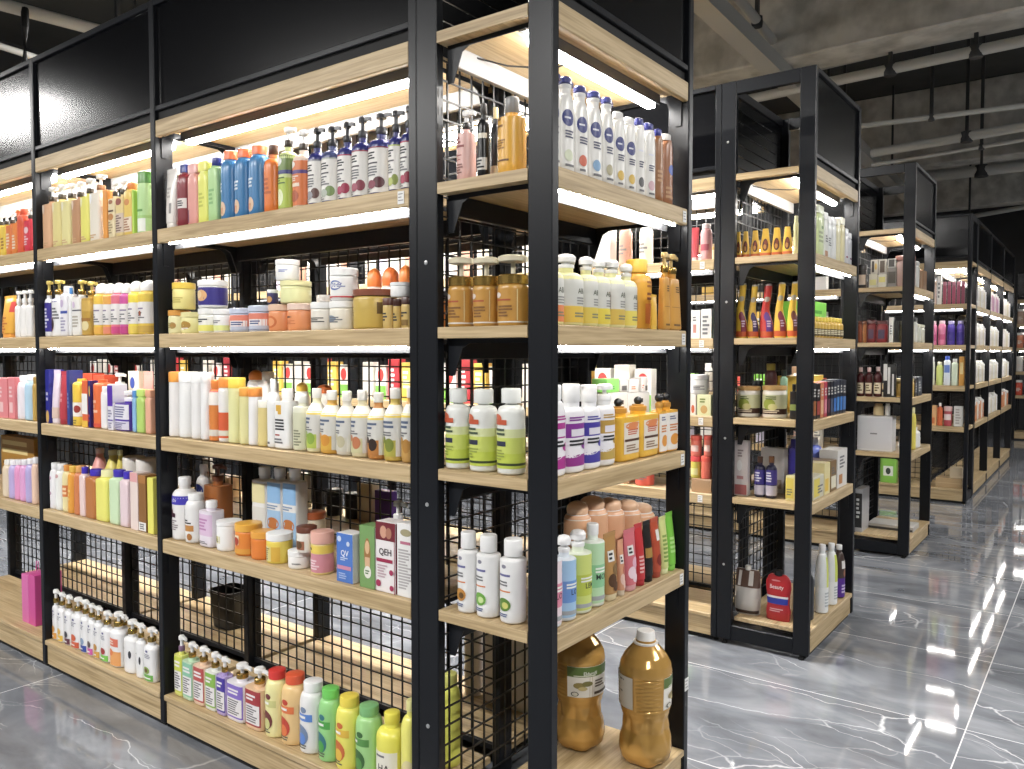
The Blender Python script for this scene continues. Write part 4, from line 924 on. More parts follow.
row('S', 0, ZB, B1+'bottom deck', CP, [
 ('sq', 79, 122, 75, '#eef07a', 'pump:#f2f2f0/#8a6a8a', lot('#d3dc3c'), 'yellow square pump bottle'),
 ('sq', 124, 178, 112, '#cdebc8', gp, lot('#8fcfae'), 'mint green square pump bottle'),
 ('sq', 181, 239, 130, '#f6d6b8', gp, lot('#c4524e'), 'peach square pump bottle, red label', {'sub': None}),
 ('sq', 242, 299, 160, '#f2f4ec', gp, lot('#8fc24a'), 'white square pump bottle, green label'),
 ('sq', 302, 356, 188, '#c3aee6', gp, lot('#4e3aa8'), 'lavender square pump bottle, indigo label'),
 ('sq', 359, 450, 218, '#f4f0f6', gp, lot('#8a6fd0'), 'white square pump bottle, violet label', {'ws': .9}),
 ('sq', 453, 540, 235, '#f5cfa6', gp, lot('#b0383e'), 'apricot square pump bottle, dark red label', {'ws': .9}),
 ('bottle', 542, 622, 243, '#f6f0a6', 'wide:#e0352e', herb('#d9d98a', '#7a3a3a'), 'cream yellow bottle with red cap'),
 ('bottle', 299, 365, 410, '#f7cf8a', 'wide:#ea5a2c', herb('#ef7a3a', '#d0442c'), 'peach bottle with orange red cap', {'Z': Z2}),
 ('bottle', 367, 433, 435, '#f1f1f0', 'wide:#fafafa', herb('#5f8fe0', '#7a8fb0'), 'white herbal bottle with white cap', {'Z': Z2}),
 ('bottle', 435, 497, 462, '#9be08a', 'wide:#6fd65a', herb('#4fae4a', '#3a7f8a'), 'light green bottle with bright green cap', {'Z': Z2}),
 ('bottle', 499, 570, 493, '#f6ee5a', 'wide:#f8e03a', herb('#f0c22e', '#d9702e'), 'yellow bottle with yellow cap, orange print', {'Z': Z2}),
 ('bottle', 572, 644, 525, '#a8e08e', 'wide:#7fc07a', herb('#5a9a4a', '#3f6f3a'), 'pale green bottle with sage cap', {'Z': Z2}),
 ('bottle', 648, 735, 550, '#f4ee4e', 'screw:#f6ea3a', [('R', '#f3f0e0', -.5, .7, .12, .6), ('T', 'HA', .1, .34, .13, K), ('L', G, -.3, .5, .5, .56, 1)], 'bright yellow bottle with white label', {'Z': Z2}),
 ('bottle', 739, 800, 510, '#f3ee6a', 'screw:#f4f09a', [('E', '#e9dca0', .2, .3, .5, .16)], 'yellow bottle cut by the corner post', {'Z': Z2}),
], Z)
# ---- narrow bay
B2 = 'narrow bay '; NP = 'post beside wide bay'
Z = (30, 160, 7.692)
def pl(c, acc='#d9b080'): return [('E', c, -.35, .85, .2, .12), ('L', acc, -.5, .3, .05, .14, 2)]
bp = 'pump:#f7f7f4/#3a3020'
row('S', 0, SZ[0], B2+'top shelf', NP, [
 ('sq', 107, 178, 225, '#e8b68a', bp, pl('#f3dcc6'), 'tan square pump bottle'),
 ('sq', 181, 249, 205, '#ecdc8e', bp, pl('#f6ecc0'), 'pale yellow square pump bottle'),
 ('sq', 252, 326, 190, '#ece29a', bp, pl('#f8f2d0'), 'pale yellow square pump bottle'),
 ('sq', 329, 394, 175, '#c9956a', bp, pl('#f0d9c4'), 'brown square pump bottle'),
 ('sq', 397, 468, 150, '#f2ec6a', bp, pl('#fbf8c0'), 'bright yellow square pump bottle'),
 ('sq', 471, 553, 125, '#f3ead8', 'pump:#f7f7f4/#8a5a30', pl('#fff'), 'tall cream square pump bottle'),
 ('box', 556, 606, 230, '#f2a23a', '', [], 'plain orange carton', {'dr': 1}),
 ('sq', 608, 664, 175, '#f3e2b4', bp, [('E', '#a86a3a', 0, .85, .4, .05), ('R', '#5a3a24', -.5, .5, .62, .66), ('E', '#c4843a', 0, .5, .5, .08), ('L', '#b09a6a', -.6, .4, .1, .4, 5)], 'cream pump bottle with nut print'),
 ('sq', 667, 729, 160, '#f0d890', bp, [('E', '#9a4a3a', 0, .82, .5, .08), ('R', '#d9c4b0', -.8, .8, .1, .55), ('L', '#7a5a4a', -.7, .6, .12, .52, 7)], 'yellow pump bottle with mauve label'),
 ('sq', 732, 798, 185, '#f3cf5a', 'wide:#ee8a3a', [('E', '#d98a3a', 0, .72, .4, .07), ('R', '#ecd9c0', -.7, .7, .08, .4), ('L', '#a8704a', -.6, .5, .1, .38, 5)], 'golden bottle with orange cap'),
 ('box', 800, 824, 230, '#c9ec5a', '', [], 'thin lime carton', {'dr': 2}),
 ('cyl', 822, 908, 108, '#bfe89a', 'flip:#5a9a3a', [('R', '#f2f6ea', -.5, .5, .04, .32), ('R', '#a8d87a', -.9, .9, .3, .36), ('L', '#6aa84a', -.3, .5, .42, .5, 1)], 'light green tube bottle with dark green cap', {'sub': {'hc': .19}}),
], Z)
Z = (30, 270, 7.877)
lp = 'pump:#d9c05a/#c9a24a'
def bandy(c, c2): return [('B', '#eeeae6', .25, .74, 2), ('B', c2, 0, .2, 2), ('L', '#8a7a9a', -.8, .7, .56, .62, 1), ('L', G, -.7, .5, .3, .52, 4)]
row('S', 0, SZ[1], B2+'second shelf', NP, [
 ('oval', 116, 166, 85, '#f2f2f4', lp, [('B', '#3a2f92', .12, .82), ('L', '#e9e6f6', -.7, .5, .2, .7, 6)], 'white pump bottle with navy label'),
 ('oval', 168, 246, 82, '#f2f2f2', lp, [('R', '#3a3f92', -.6, .4, .82, .9), ('E', '#b5705a', -.3, .3, .3, .17), ('E', '#3a2a2a', -.2, .3, .2, .13), ('L', G, -.2, .6, .4, .7, 4)], 'white pump bottle with portrait and gold pump'),
 ('sq', 248, 308, 130, '#f2f0f4', 'wide:#f7f7f7', [('E', '#d3bfe0', -.2, .75, .3, .09), ('R', '#3a55b0', -.5, .7, .52, .58), ('L', '#a8a4c0', -.5, .5, .1, .45, 5)], 'white bottle with blue stripe'),
 ('sq', 310, 340, 140, '#f4f4f4', 'wide:#4f9bea', [], 'slim white bottle with sky blue cap'),
 ('sq', 342, 414, 90, '#f2f0ea', lp, [('R', '#4a4a5a', -.6, .8, .6, .63), ('L', '#b8b0a0', -.5, .5, .2, .5, 4), ('E', '#d9c4e0', -.2, .75, .2, .08)], 'cream pump bottle with thin dark line'),
 ('sq', 417, 494, 95, '#c9a03a', lp, [('B', '#d9b04a', .6, .95), ('E', '#e9d9a0', 0, .25, .5, .12), ('R', '#a8742a', -.7, .7, .36, .44)], 'gold pump bottle'),
 ('cyl', 497, 569, 108, '#f2c83a', 'dome:#f8f8f6', bandy('', '#eeb43a'), 'yellow bottle with white label band', {'sub': {'hc': .2}}),
 ('cyl', 571, 634, 112, '#f0b04a', 'dome:#f8f8f6', bandy('', '#e98a6a'), 'orange bottle with white label band', {'sub': {'hc': .2}}),
 ('cyl', 636, 704, 105, '#ee7a90', 'dome:#f8f8f6', bandy('', '#d9488a'), 'pink bottle with white label band', {'sub': {'hc': .2}}),
 ('cyl', 706, 769, 112, '#d95aa8', 'dome:#f8f8f6', bandy('', '#c93f8a'), 'magenta bottle with white label band', {'sub': {'hc': .2}}),
 ('cyl', 771, 848, 95, '#f6e23a', 'dome:#f8f8f6', bandy('', '#ecd04a'), 'lemon bottle with white label band', {'sub': {'hc': .2}}),
 ('cyl', 850, 945, 88, '#f2cf3a', 'dome:#f8f8f6', bandy('', '#d0a83a')+[('E', '#9a4a2a', 0, .48, .12, .06)], 'golden bottle with white band and seal', {'sub': {'hc': .2}}),
], Z)
Z = (30, 360, 7.877)
row('S', 0, SZ[2], B2+'third shelf', NP, [
 ('box', 113, 162, 78, '#33349a', '', [('E', '#d9b05a', 0, .12, .8, .12), ('L', '#d9d9ee', -.4, .4, .4, .6, 2)], 'navy carton with gold foot', {'dr': 1.2}),
 ('tube', 165, 224, 78, '#eadbe8', 'x:#efe4ea', [('B', '#e2c8b8', .1, .3)], 'pale lavender tube', {'dr': .7}),
 ('tube', 224, 282, 85, '#c43f4c', 'x:#b5343f', [('L', '#e9a0a4', -.4, .4, .4, .6, 2)], 'crimson tube', {'dr': .7}),
 ('box', 284, 330, 82, '#3a4a98', '', [('L', '#8a96cc', -.5, .5, .3, .6, 4)], 'dark blue carton', {'dr': 1.2}),
 ('bottle', 333, 402, 150, '#f5cf2e', '', [('B', '#f3f0e8', .2, .5), ('E', '#a83a2e', .3, .36, .3, .08), ('L', '#8a7a3a', -.2, .3, .04, .14, 2)], 'yellow bottle with white label patch', {'sub': {'sh': .86}}),
 ('box', 405, 450, 165, '#ee6a34', '', [('R', '#f4f0ea', -1, 1, .28, .72), ('R', '#f4c430', -1, 1, 0, .14)], 'orange carton with white middle', {'dr': 1}),
 ('box', 453, 498, 165, '#2f2a72', '', [('E', '#f0c23a', .5, .78, .5, .12), ('L', '#d9485a', -.5, .5, .1, .3, 2)], 'dark navy carton with yellow disc', {'dr': 1}),
 ('bottle', 500, 574, 155, '#ee7034', '', [('L', '#f6c0a0', -.4, .3, .3, .6, 3), ('B', '#e0503a', 0, .1)], 'orange round-topped bottle', {'sub': {'sh': .88}}),
 ('oval', 556, 604, 210, '#f4f2f4', 'wide:#fafafa', [], 'white bottle beside purple carton'),
 ('box', 606, 688, 190, '#eceaf4', '', [('R', '#5a2fb0', -1, 1, .52, .97), ('L', '#8a86a8', -.8, .8, .27, .45, 3), ('R', '#6a5aa8', -1, 1, .2, .23), ('L', '#8a86a8', -.8, .7, .04, .17, 3)], 'purple topped white carton', {'dr': .8}),
 ('sq', 690, 808, 240, '#5a3aae', 'pump:#f6f6f6', [('R', '#eceaf2', -.75, .75, .4, .9), ('R', '#dcd8ea', -.75, .75, .05, .34), ('L', '#6a6a9a', -.6, .6, .45, .85, 5), ('L', '#7a76a0', -.6, .6, .08, .3, 4)], 'purple pump bottle with white labels', {'ws': .9}),
 ('sq', 811, 846, 245, '#8fc0ec', 'flip:#5a9ae0', [], 'slim light blue bottle'),
 ('sq', 848, 912, 235, '#b9dc6a', 'flip:#c6e46a', [], 'lime green bottle'),
 ('sq', 914, 958, 232, '#f2b494', 'flip:#f6b08a', [], 'peach bottle beside the post'),
 ('box', 405, 490, 112, '#ea5a34', '', [('L', '#f6c8a8', -.6, .6, .5, .8, 2)], 'red orange carton, back row', {'off': .1, 'dr': .6}),
 ('box', 495, 590, 118, '#e8552e', '', [('L', '#f6c8a8', -.6, .6, .5, .8, 2)], 'red orange carton, back row', {'off': .1, 'dr': .6}),
 ('bottle', 618, 705, 100, '#f3f2f0', 'pump:#fafafa', [], 'white pump bottle, back row', {'off': .1}),
 ('box', 770, 868, 92, '#eee6c8', '', [('E', '#3a55b0', -.2, .8, .45, .1), ('L', '#b8b08a', -.6, .6, .2, .6, 5)], 'cream carton with blue disc, back row', {'off': .1, 'dr': .5}),
 ('tube', 880, 960, 95, '#f0a498', 'x:#eeb0a8', [], 'salmon tube, back row', {'off': .1}),
], Z)
Z = (30, 440, 7.692)
row('S', 0, SZ[3], B2+'fourth shelf', NP, [
 ('bottle', 148, 190, 170, '#f4f2f4', 'wide:#fafafa', [('E', '#c9a0b8', 0, .78, .2, .04), ('E', '#c9a0b8', 0, .4, .2, .04)], 'white bottle with pink dots'),
 ('bottle', 192, 242, 178, '#f1f3ee', 'wide:#fafafa', [('E', '#d3a0a0', 0, .85, .3, .05)], 'white bottle with rosy mark'),
 ('bottle', 244, 284, 185, '#f3e6a8', 'wide:#f0a03a', [('R', '#e0803a', -.9, .9, .38, .66), ('L', '#f6d6a8', -.6, .6, .42, .62, 2)], 'cream bottle with orange label'),
 ('bottle', 286, 332, 195, '#f0a628', 'wide:#f6c83a', [('L', '#f9d27a', -.4, .4, .3, .6, 3)], 'orange yellow bottle'),
 ('bottle', 334, 386, 190, '#d9824a', 'wide:#f3b05a', [], 'caramel bottle'),
 ('sq', 389, 438, 205, '#f3d6d2', 'wide:#4634c0', [], 'blush square bottle with violet cap'),
 ('sq', 440, 520, 215, '#c27a3a', 'wide:#4634c0', [], 'caramel square bottle with violet cap'),
 ('sq', 522, 618, 218, '#f3ee6a', 'wide:#f3f0b0', [], 'yellow square bottle'),
 ('sq', 621, 698, 222, '#d2ecc0', 'wide:#4634c0', [], 'pale green square bottle with violet cap'),
 ('sq', 700, 764, 235, '#eed6dc', 'wide:#4634c0', [], 'pale pink square bottle with violet cap'),
 ('box', 767, 826, 258, '#f0dcd4', '', [('R', '#e8a8a8', -1, 1, .84, 1)], 'blush carton', {'dr': 1}),
 ('box', 829, 888, 270, '#96662e', '', [('R', '#b57a3a', -1, 1, .86, 1), ('R', '#f0eeea', -1, 1, .02, .17), ('L', G, -.7, .7, .04, .15, 3)], 'brown carton with white foot label', {'dr': 1}),
 ('box', 897, 944, 290, '#f0ea5a', '', [], 'yellow carton beside the post', {'dr': 1}),
 ('cone', 435, 528, 55, '#f0a8a2', 'screw:#f4d6d2', [], 'pink cone bottle, back row', {'off': .1, 'sub': {'nk': .3, 'hc': .08}}),
 ('cone', 530, 632, 70, '#efe06a', 'screw:#f3eeb8', [], 'yellow cone bottle, back row', {'off': .1, 'sub': {'nk': .3, 'hc': .08}}),
 ('cone', 634, 692, 72, '#e8d85a', 'screw:#f3eeb8', [], 'yellow cone bottle, back row', {'off': .1, 'sub': {'nk': .3, 'hc': .08}}),
 ('jar', 712, 800, 118, '#f0ece4', 'lid:#f6efe6', [('E', '#b83f3a', -.1, .55, .35, .3)], 'white jar with red emblem, back row', {'off': .1}),
 ('jar', 815, 898, 135, '#f0ece4', 'lid:#f6f0e8', [('E', '#a84a3a', .2, .45, .35, .25)], 'white jar with rust emblem, back row', {'off': .1}),
], Z)
Z = (40, 580, 6.408)
def fr(c, c2): return [('E', '#4a4a8a', .0, .78, .14, .03), ('L', '#9a9aaa', -.3, .4, .6, .72, 3), ('R', c, -.75, .6, .03, .2), ('E', c2, -.05, .3, .35, .09), ('L', '#f6f6f6', -.4, .4, .08, .14, 1)]
gp2 = 'pump:#fafaf8/#c9a850'
row('S', 0, ZB, B2+'bottom deck', NP, [
 ('oval', 68, 108, 55, '#f5f5f6', gp2, fr('#e8a23a', '#d9942e'), 'white pump bottle, orange print'),
 ('oval', 108, 156, 72, '#f5f5f6', gp2, fr('#f0c43a', '#e8b83a'), 'white pump bottle, golden print'),
 ('oval', 156, 199, 90, '#f5f5f6', gp2, fr('#6a3a4a', '#4a4a52'), 'white pump bottle, grey and plum print'),
 ('oval', 199, 257, 108, '#f5f5f6', gp2, fr('#d9603a', '#e0602e'), 'white pump bottle, red orange print'),
 ('oval', 257, 301, 122, '#f5f5f6', gp2, fr('#3a55b0', '#8fa8c8'), 'white pump bottle, blue print'),
 ('oval', 301, 342, 145, '#f5f5f6', gp2, fr('#d95aae', '#6a5a5a'), 'white pump bottle, magenta print'),
 ('oval', 342, 388, 165, '#f5f5f6', gp2, fr('#e0a83a', '#c9923a'), 'white pump bottle, amber print'),
 ('oval', 389, 447, 190, '#f5f5f6', gp2, fr('#7fd04a', '#b03a3a'), 'white pump bottle, green and red print'),
 ('oval', 448, 522, 200, '#f5f5f6', gp2, [('R', '#e8765a', -.6, .5, .52, .72), ('R', '#f3a85a', -.75, .7, .02, .4), ('E', '#ee7a2a', -.25, .36, .3, .09), ('L', '#f6e0d0', -.5, .3, .56, .68, 2)], 'white pump bottle, big orange slice label'),
 ('oval', 537, 612, 252, '#f6f6f6', gp2, [('E', '#3a3a44', .3, .5, .14, .1), ('L', K, -.6, -.05, .6, .64, 1)], 'black drop mark pump bottle'),
 ('oval', 614, 664, 272, '#f6f6f6', gp2, [('E', '#34343e', .3, .45, .14, .1), ('L', K, -.6, -.05, .58, .62, 1)], 'black drop mark pump bottle'),
 ('oval', 666, 736, 300, '#f5f5f6', gp2, fr('#6fb84a', '#8fae4a')+[('E', '#6a4a2a', -.05, .3, .15, .05)], 'white pump bottle, avocado print'),
 ('oval', 505, 550, 222, '#f5f5f6', gp2, fr('#c9485a', '#a8384a'), 'white pump bottle behind a black drop mark bottle', {'off': .11}),
], Z)
# ---- edge bay
B0 = 'edge bay '
Z = (0, 170, 4.275); EP = 'post beside narrow bay'
row('S', 0, SZ[0], B0+'top shelf', EP, [
 ('sq', -22, 3, 195, '#f0d040', bp, [], 'yellow pump bottle at picture edge'),
 ('sq', 5, 27, 190, '#f3cf3a', bp, [txt('#a8742a', .2, .6, 4)], 'yellow pump bottle'),
 ('sq', 28, 52, 185, '#e8803a', bp, [txt('#f6e0c0', .2, .7, 5)], 'orange pump bottle with pale print'),
 ('sq', 53, 76, 175, '#f08a34', 'pump:#ee7a2c/#2a2a2a', [txt('#f9e3c8', .15, .6, 5)], 'orange pump bottle'),
 ('sq', 77, 104, 168, '#ea5a30', 'wide:#ea5a30', [], 'red orange bottle'),
 ('sq', 106, 131, 165, '#e0344a', bp, [('E', '#f3c8cc', 0, .65, .5, .1), ('L', '#f3d0d4', -.6, .5, .2, .5, 4)], 'crimson pump bottle beside the post'),
], Z)
row('S', 0, SZ[1], B0+'second shelf', EP, [
 ('tube', 5, 58, 538, '#f3b42e', 'x:#f0a030', [('R', '#e0403a', .3, .9, .6, .85), ('L', '#c9702a', -.6, .3, .1, .5, 6)], 'yellow and red tube', {'dr': .5}),
 ('oval', 62, 84, 520, '#f4f2ee', 'pump:#f8f8f6', [], 'plain white pump bottle'),
 ('oval', 85, 110, 515, '#f4f2ee', 'pump:#f8f8f6', [], 'plain white pump bottle'),
 ('oval', 111, 134, 515, '#f4f2ee', 'pump:#f8f8f6', [], 'plain white pump bottle'),
], Z)
Z = (0, 350, 4.047)
row('S', 0, SZ[2], B0+'third shelf', EP, [
 ('box', -30, 30, 112, '#ee8a90', '', [('L', '#f6d0d2', -.7, .6, .5, .8, 3), ('R', '#f6c8c8', -.6, .4, .15, .4)], 'pink carton', {'dr': .5}),
 ('box', 32, 66, 112, '#ee8a90', '', [('L', '#f6d0d2', -.7, .6, .5, .8, 3), ('R', '#f6c8c8', -.6, .4, .15, .4)], 'pink carton', {'dr': .5}),
 ('bottle', 68, 97, 102, '#efe6ec', 'wide:#fafafa', [], 'pale white bottle'),
 ('bottle', 98, 128, 100, '#b8daf0', 'wide:#fafafa', [], 'light blue bottle'),
 ('bottle', 129, 143, 108, '#cfa84a', 'wide:#c9a24a', [], 'slim gold bottle'),
], Z)
row('S', 0, SZ[3], B0+'fourth shelf', EP, [
 ('bottle', 8, 31, 440, '#e9d6b8', 'wide:#f6f2ea', [], 'cream bottle'),
 ('bottle', 33, 55, 440, '#c3b4e6', 'wide:#f8f6f8', [], 'lilac bottle'),
 ('bottle', 56, 77, 440, '#f0a0d0', 'wide:#f8f6f8', [], 'pink bottle'),
 ('bottle', 78, 100, 440, '#e9a8d8', 'wide:#f8f6f8', [], 'orchid pink bottle'),
 ('bottle', 101, 124, 435, '#bcb0e4', 'wide:#f8f6f8', [], 'periwinkle bottle'),
 ('bottle', 125, 143, 430, '#f3cdb4', 'wide:#f8f6f8', [], 'peach bottle'),
 ('box', 0, 140, 352, '#b8862e', '', [('L', '#f0d890', -.9, .9, .62, .95, 2), ('L', '#7a5a1e', -.9, .9, .1, .5, 4)], 'long gold carton, back row', {'off': .2, 'dr': .15, 'wmax': .5}),
], Z)
row('S', 0, ZB, B0+'bottom deck', EP, [
 ('bag', 24, 31, 568, '#e46ab0', '', [], 'pink paper bag', {'Z': (0, 0, 1), 'off': .05, 'dr': 1.6, 'wmax': .12}),
 ('bag', 31, 37, 568, '#d9489c', '', [], 'hot pink paper bag beside the post', {'Z': (0, 0, 1), 'off': .05, 'dr': 2, 'wmax': .12}),
])
# ---- corner unit, side openings
CS = 'corner unit side '
Z = (435, 80, 6.69)
row('S', 0, SZ[0], CS+'top shelf', CP, [
 ('cyl', 145, 276, 205, '#eebcb2', 'pump:#f7f4f0/#2a2422', [txt('#9a4a4a', .62, .85, 3, -.6, .3), ('R', '#b04a4a', -.65, .1, .48, .5), ('R', '#b04a4a', -.65, .0, .4, .42), txt('#9a6a62', .14, .34, 4)], 'pink pump bottle', {'vis': False}),
 ('bottle', 276, 376, 165, '#121214', 'screw:#2e2822', [('R', '#d8d6d0', -.85, .75, .13, .32), ('L', K, -.6, .5, .15, .3, 3), ('R', '#ece4d0', -.2, .75, .62, .7)], 'black bottle with white label', {'vis': False, 'ws': .9}),
 ('cyl', 422, 612, 125, '#f2b52e', 'screw:#8a8a88/#c9a24a', [txt('#8a5a1a', .84, .92, 1, -.5, .0), txt('#8a5a1a', .74, .8, 1, -.7, .3), ('L', '#a87424', -.6, .1, .4, .56, 4), ('L', '#6a4414', -.7, .3, .2, .25, 1)], 'big amber yellow bottle', {'vis': False, 'sub': {'hc': .2}}),
 ('bottle', 372, 430, 190, '#1a1a1c', 'screw:#d9c48a', [('B', '#c9c0a8', .06, .3)], 'black bottle behind the amber bottle', {'off': .13}),
], Z, off=.03)
Z = (430, 220, 3.657)
gj = [('B', '#c8912e', .1, .9, 2), ('B', '#f2efe6', 0, .1, 2), ('E', '#f0e2d6', -.35, .74, .2, .07), ('R', '#b5512a', -.95, .3, .6, .64), ('E', '#f0dcc0', -.6, .44, .12, .09), ('R', '#e9dca0', .55, .58, .12, .88), ('L', '#8a5a1a', -.3, .4, .2, .5, 4)]
row('S', 0, SZ[1], CS+'second shelf', CP, [('jar', a, c, t, '#cf9a38', 'pump:#e9dfc0/#c9a24a', gj, 'gold tub with white pump', {'vis': False, 'sub': {'hc': .42}}) for a, c, t in ((66, 165, 140), (158, 256, 138), (248, 362, 130))], Z, off=.015)
Z = (435, 380, 6.99)
lime = [('B', '#dfe6a8', .52, .64, 1.9), ('B', '#cfdc5e', .3, .52, 1.9), ('B', '#c6d63e', .09, .3, 1.9), ('B', '#3e4a2a', .13, .165, 1.7), ('R', '#34384e', -.75, .15, .4, .47), ('E', '#d0633a', -.35, .78, .3, .07), ('R', '#c9552e', -.7, .2, .7, .77), ('L', '#4a5a44', -.6, .2, .54, .66, 2), ('L', '#9aa83e', -.6, .2, .2, .36, 4)]
row('S', 0, SZ[2], CS+'third shelf', CP, [
 ('cyl', 75, 252, 62, '#eef0ea', 'wide:#f2f4ef', lime, 'white and lime bottle', {'vis': False, 'sub': {'sh': .84, 'hc': .17, 'nk': .42}}),
 ('cyl', 245, 438, 62, '#eef0ea', 'wide:#f2f4ef', lime, 'white and lime bottle', {'vis': False, 'sub': {'sh': .84, 'hc': .17, 'nk': .42}}),
 ('cyl', 437, 632, 65, '#eef0ea', 'wide:#f2f4ef', lime, 'white and lime bottle', {'vis': False, 'sub': {'sh': .84, 'hc': .17, 'nk': .42}}),
], Z, off=.012)
Z = (435, 510, 5.493)
def fru(c, c2): return [('E', '#8a8a9a', -.1, .86, .14, .03), ('L', '#6a6aa0', -.45, .3, .7, .76, 1), ('L', G, -.45, .2, .56, .65, 2), ('R', '#e0803a', -.5, .25, .48, .5), ('E', c, -.1, .29, .38, .1), ('E', c2, -.02, .28, .18, .05), ('L', '#5a6a9a', -.5, .3, .1, .16, 2)]
row('S', 0, SZ[3], CS+'fourth shelf', CP, [
 ('cyl', 126, 242, 115, '#f2f2f1', 'wide:#f7f7f6', fru('#c98a2e', '#6a4a1a'), 'white bottle with papaya print', {'vis': False, 'sub': {'hc': .2, 'sh': .93, 'nk': .42, 'taper': -.02}}),
 ('cyl', 230, 361, 132, '#f2f2f1', 'wide:#f7f7f6', fru('#6fae3a', '#cfe89a'), 'white bottle with green guava print', {'vis': False, 'sub': {'hc': .2, 'sh': .93, 'nk': .42, 'taper': -.02}}),
 ('cyl', 360, 502, 160, '#f2f2f1', 'wide:#f7f7f6', fru('#5f8a2e', '#d3d36a'), 'white bottle with avocado print', {'vis': False, 'sub': {'hc': .2, 'sh': .93, 'nk': .42, 'taper': -.02}}),
], Z, off=.012)
# ---- corner unit, end face
CE = 'corner unit end '
Z = (550, 70, 5.693)
def nv(c, oval=True): return [('E', '#26337f', -.25, .64, .42, .1)]*(1 if oval else 0)+[('L', '#e8eaf6', -.5, 0, .62, .66, 1), ('L', '#4a4a6a', -.45, .2, .4, .5, 3), ('E', c, -.2, .2, .3, .07), ('L', G, -.45, .3, .06, .11, 1)]
bpmp = 'pump:#3a3f86/#f0f0ee'
tp = {'taper': .0, 'sh': .62, 'nk': .46, 'hc': .12}
fl = {'taper': .0, 'sh': .7, 'nk': .6, 'hc': .09}
row('E', 0, SZ[0], CE+'top shelf', CP, [
 ('bottle', -25, 52, 12, '#f2f0ea', bpmp, nv('#c9cfd6'), 'white blue-oval pump bottle half behind the post', {'sub': tp, 'dr': .62}),
 ('bottle', 55, 140, 52, '#f2f0ea', bpmp, nv('#d9e0c0'), 'white blue-oval pump bottle, pale green print', {'sub': tp, 'dr': .62}),
 ('bottle', 142, 218, 98, '#f2f0ea', bpmp, nv('#d9603a'), 'white blue-oval pump bottle, red orange print', {'sub': tp, 'dr': .62}),
 ('bottle', 220, 298, 133, '#f2f0ea', bpmp, nv('#7aa8d0'), 'white blue-oval pump bottle, sail print', {'sub': tp, 'dr': .62}),
 ('bottle', 300, 364, 168, '#f2f0ea', bpmp, nv('#b8b08a'), 'white blue-oval pump bottle, beige print', {'sub': tp, 'dr': .62}),
 ('bottle', 366, 428, 256, '#f2f0ea', 'wide:#f4f2ee', nv('#e0b83a'), 'white blue-oval capped bottle, gold print', {'sub': fl, 'dr': .62}),
 ('bottle', 430, 490, 284, '#f2f0ea', 'wide:#f4f2ee', nv('#e0b83a'), 'white blue-oval capped bottle, gold print', {'sub': fl, 'dr': .62}),
 ('bottle', 492, 541, 290, '#f2f0ea', 'wide:#3a3f96', nv('#5a5a5a', False), 'white bottle with navy cap, dark print', {'sub': fl, 'dr': .62}),
 ('bottle', 543, 600, 320, '#f2f0ea', 'wide:#3a3f96', nv('#d9b0b8', False), 'white bottle with navy cap, blush print', {'sub': fl, 'dr': .62}),
 ('bottle', 602, 645, 350, '#a06a3a', 'wide:#3a3f96', [txt('#c99a6a', .3, .5, 3)], 'brown bottle with navy cap', {'sub': fl, 'dr': .62}),
 ('bottle', 647, 700, 378, '#a8704a', 'wide:#f0eee8', [('E', '#4a6ac0', .1, .55, .4, .08), txt('#c99a6a', .1, .3, 3)], 'brown bottle with white cap', {'sub': fl, 'dr': .62}),
], Z)
Z = (550, 240, 7.314)
def milk(c): return [('B', '#dcdcd4', .1, .86, 1.2), ('R', c, -.95, .95, .06, .34), ('T', 'ABI', .05, .6, .1, '#5a5f4a'), ('L', '#9a9a96', -.2, .6, .36, .5, 3), ('L', '#8a8a6a', -.3, .5, .14, .24, 2)]
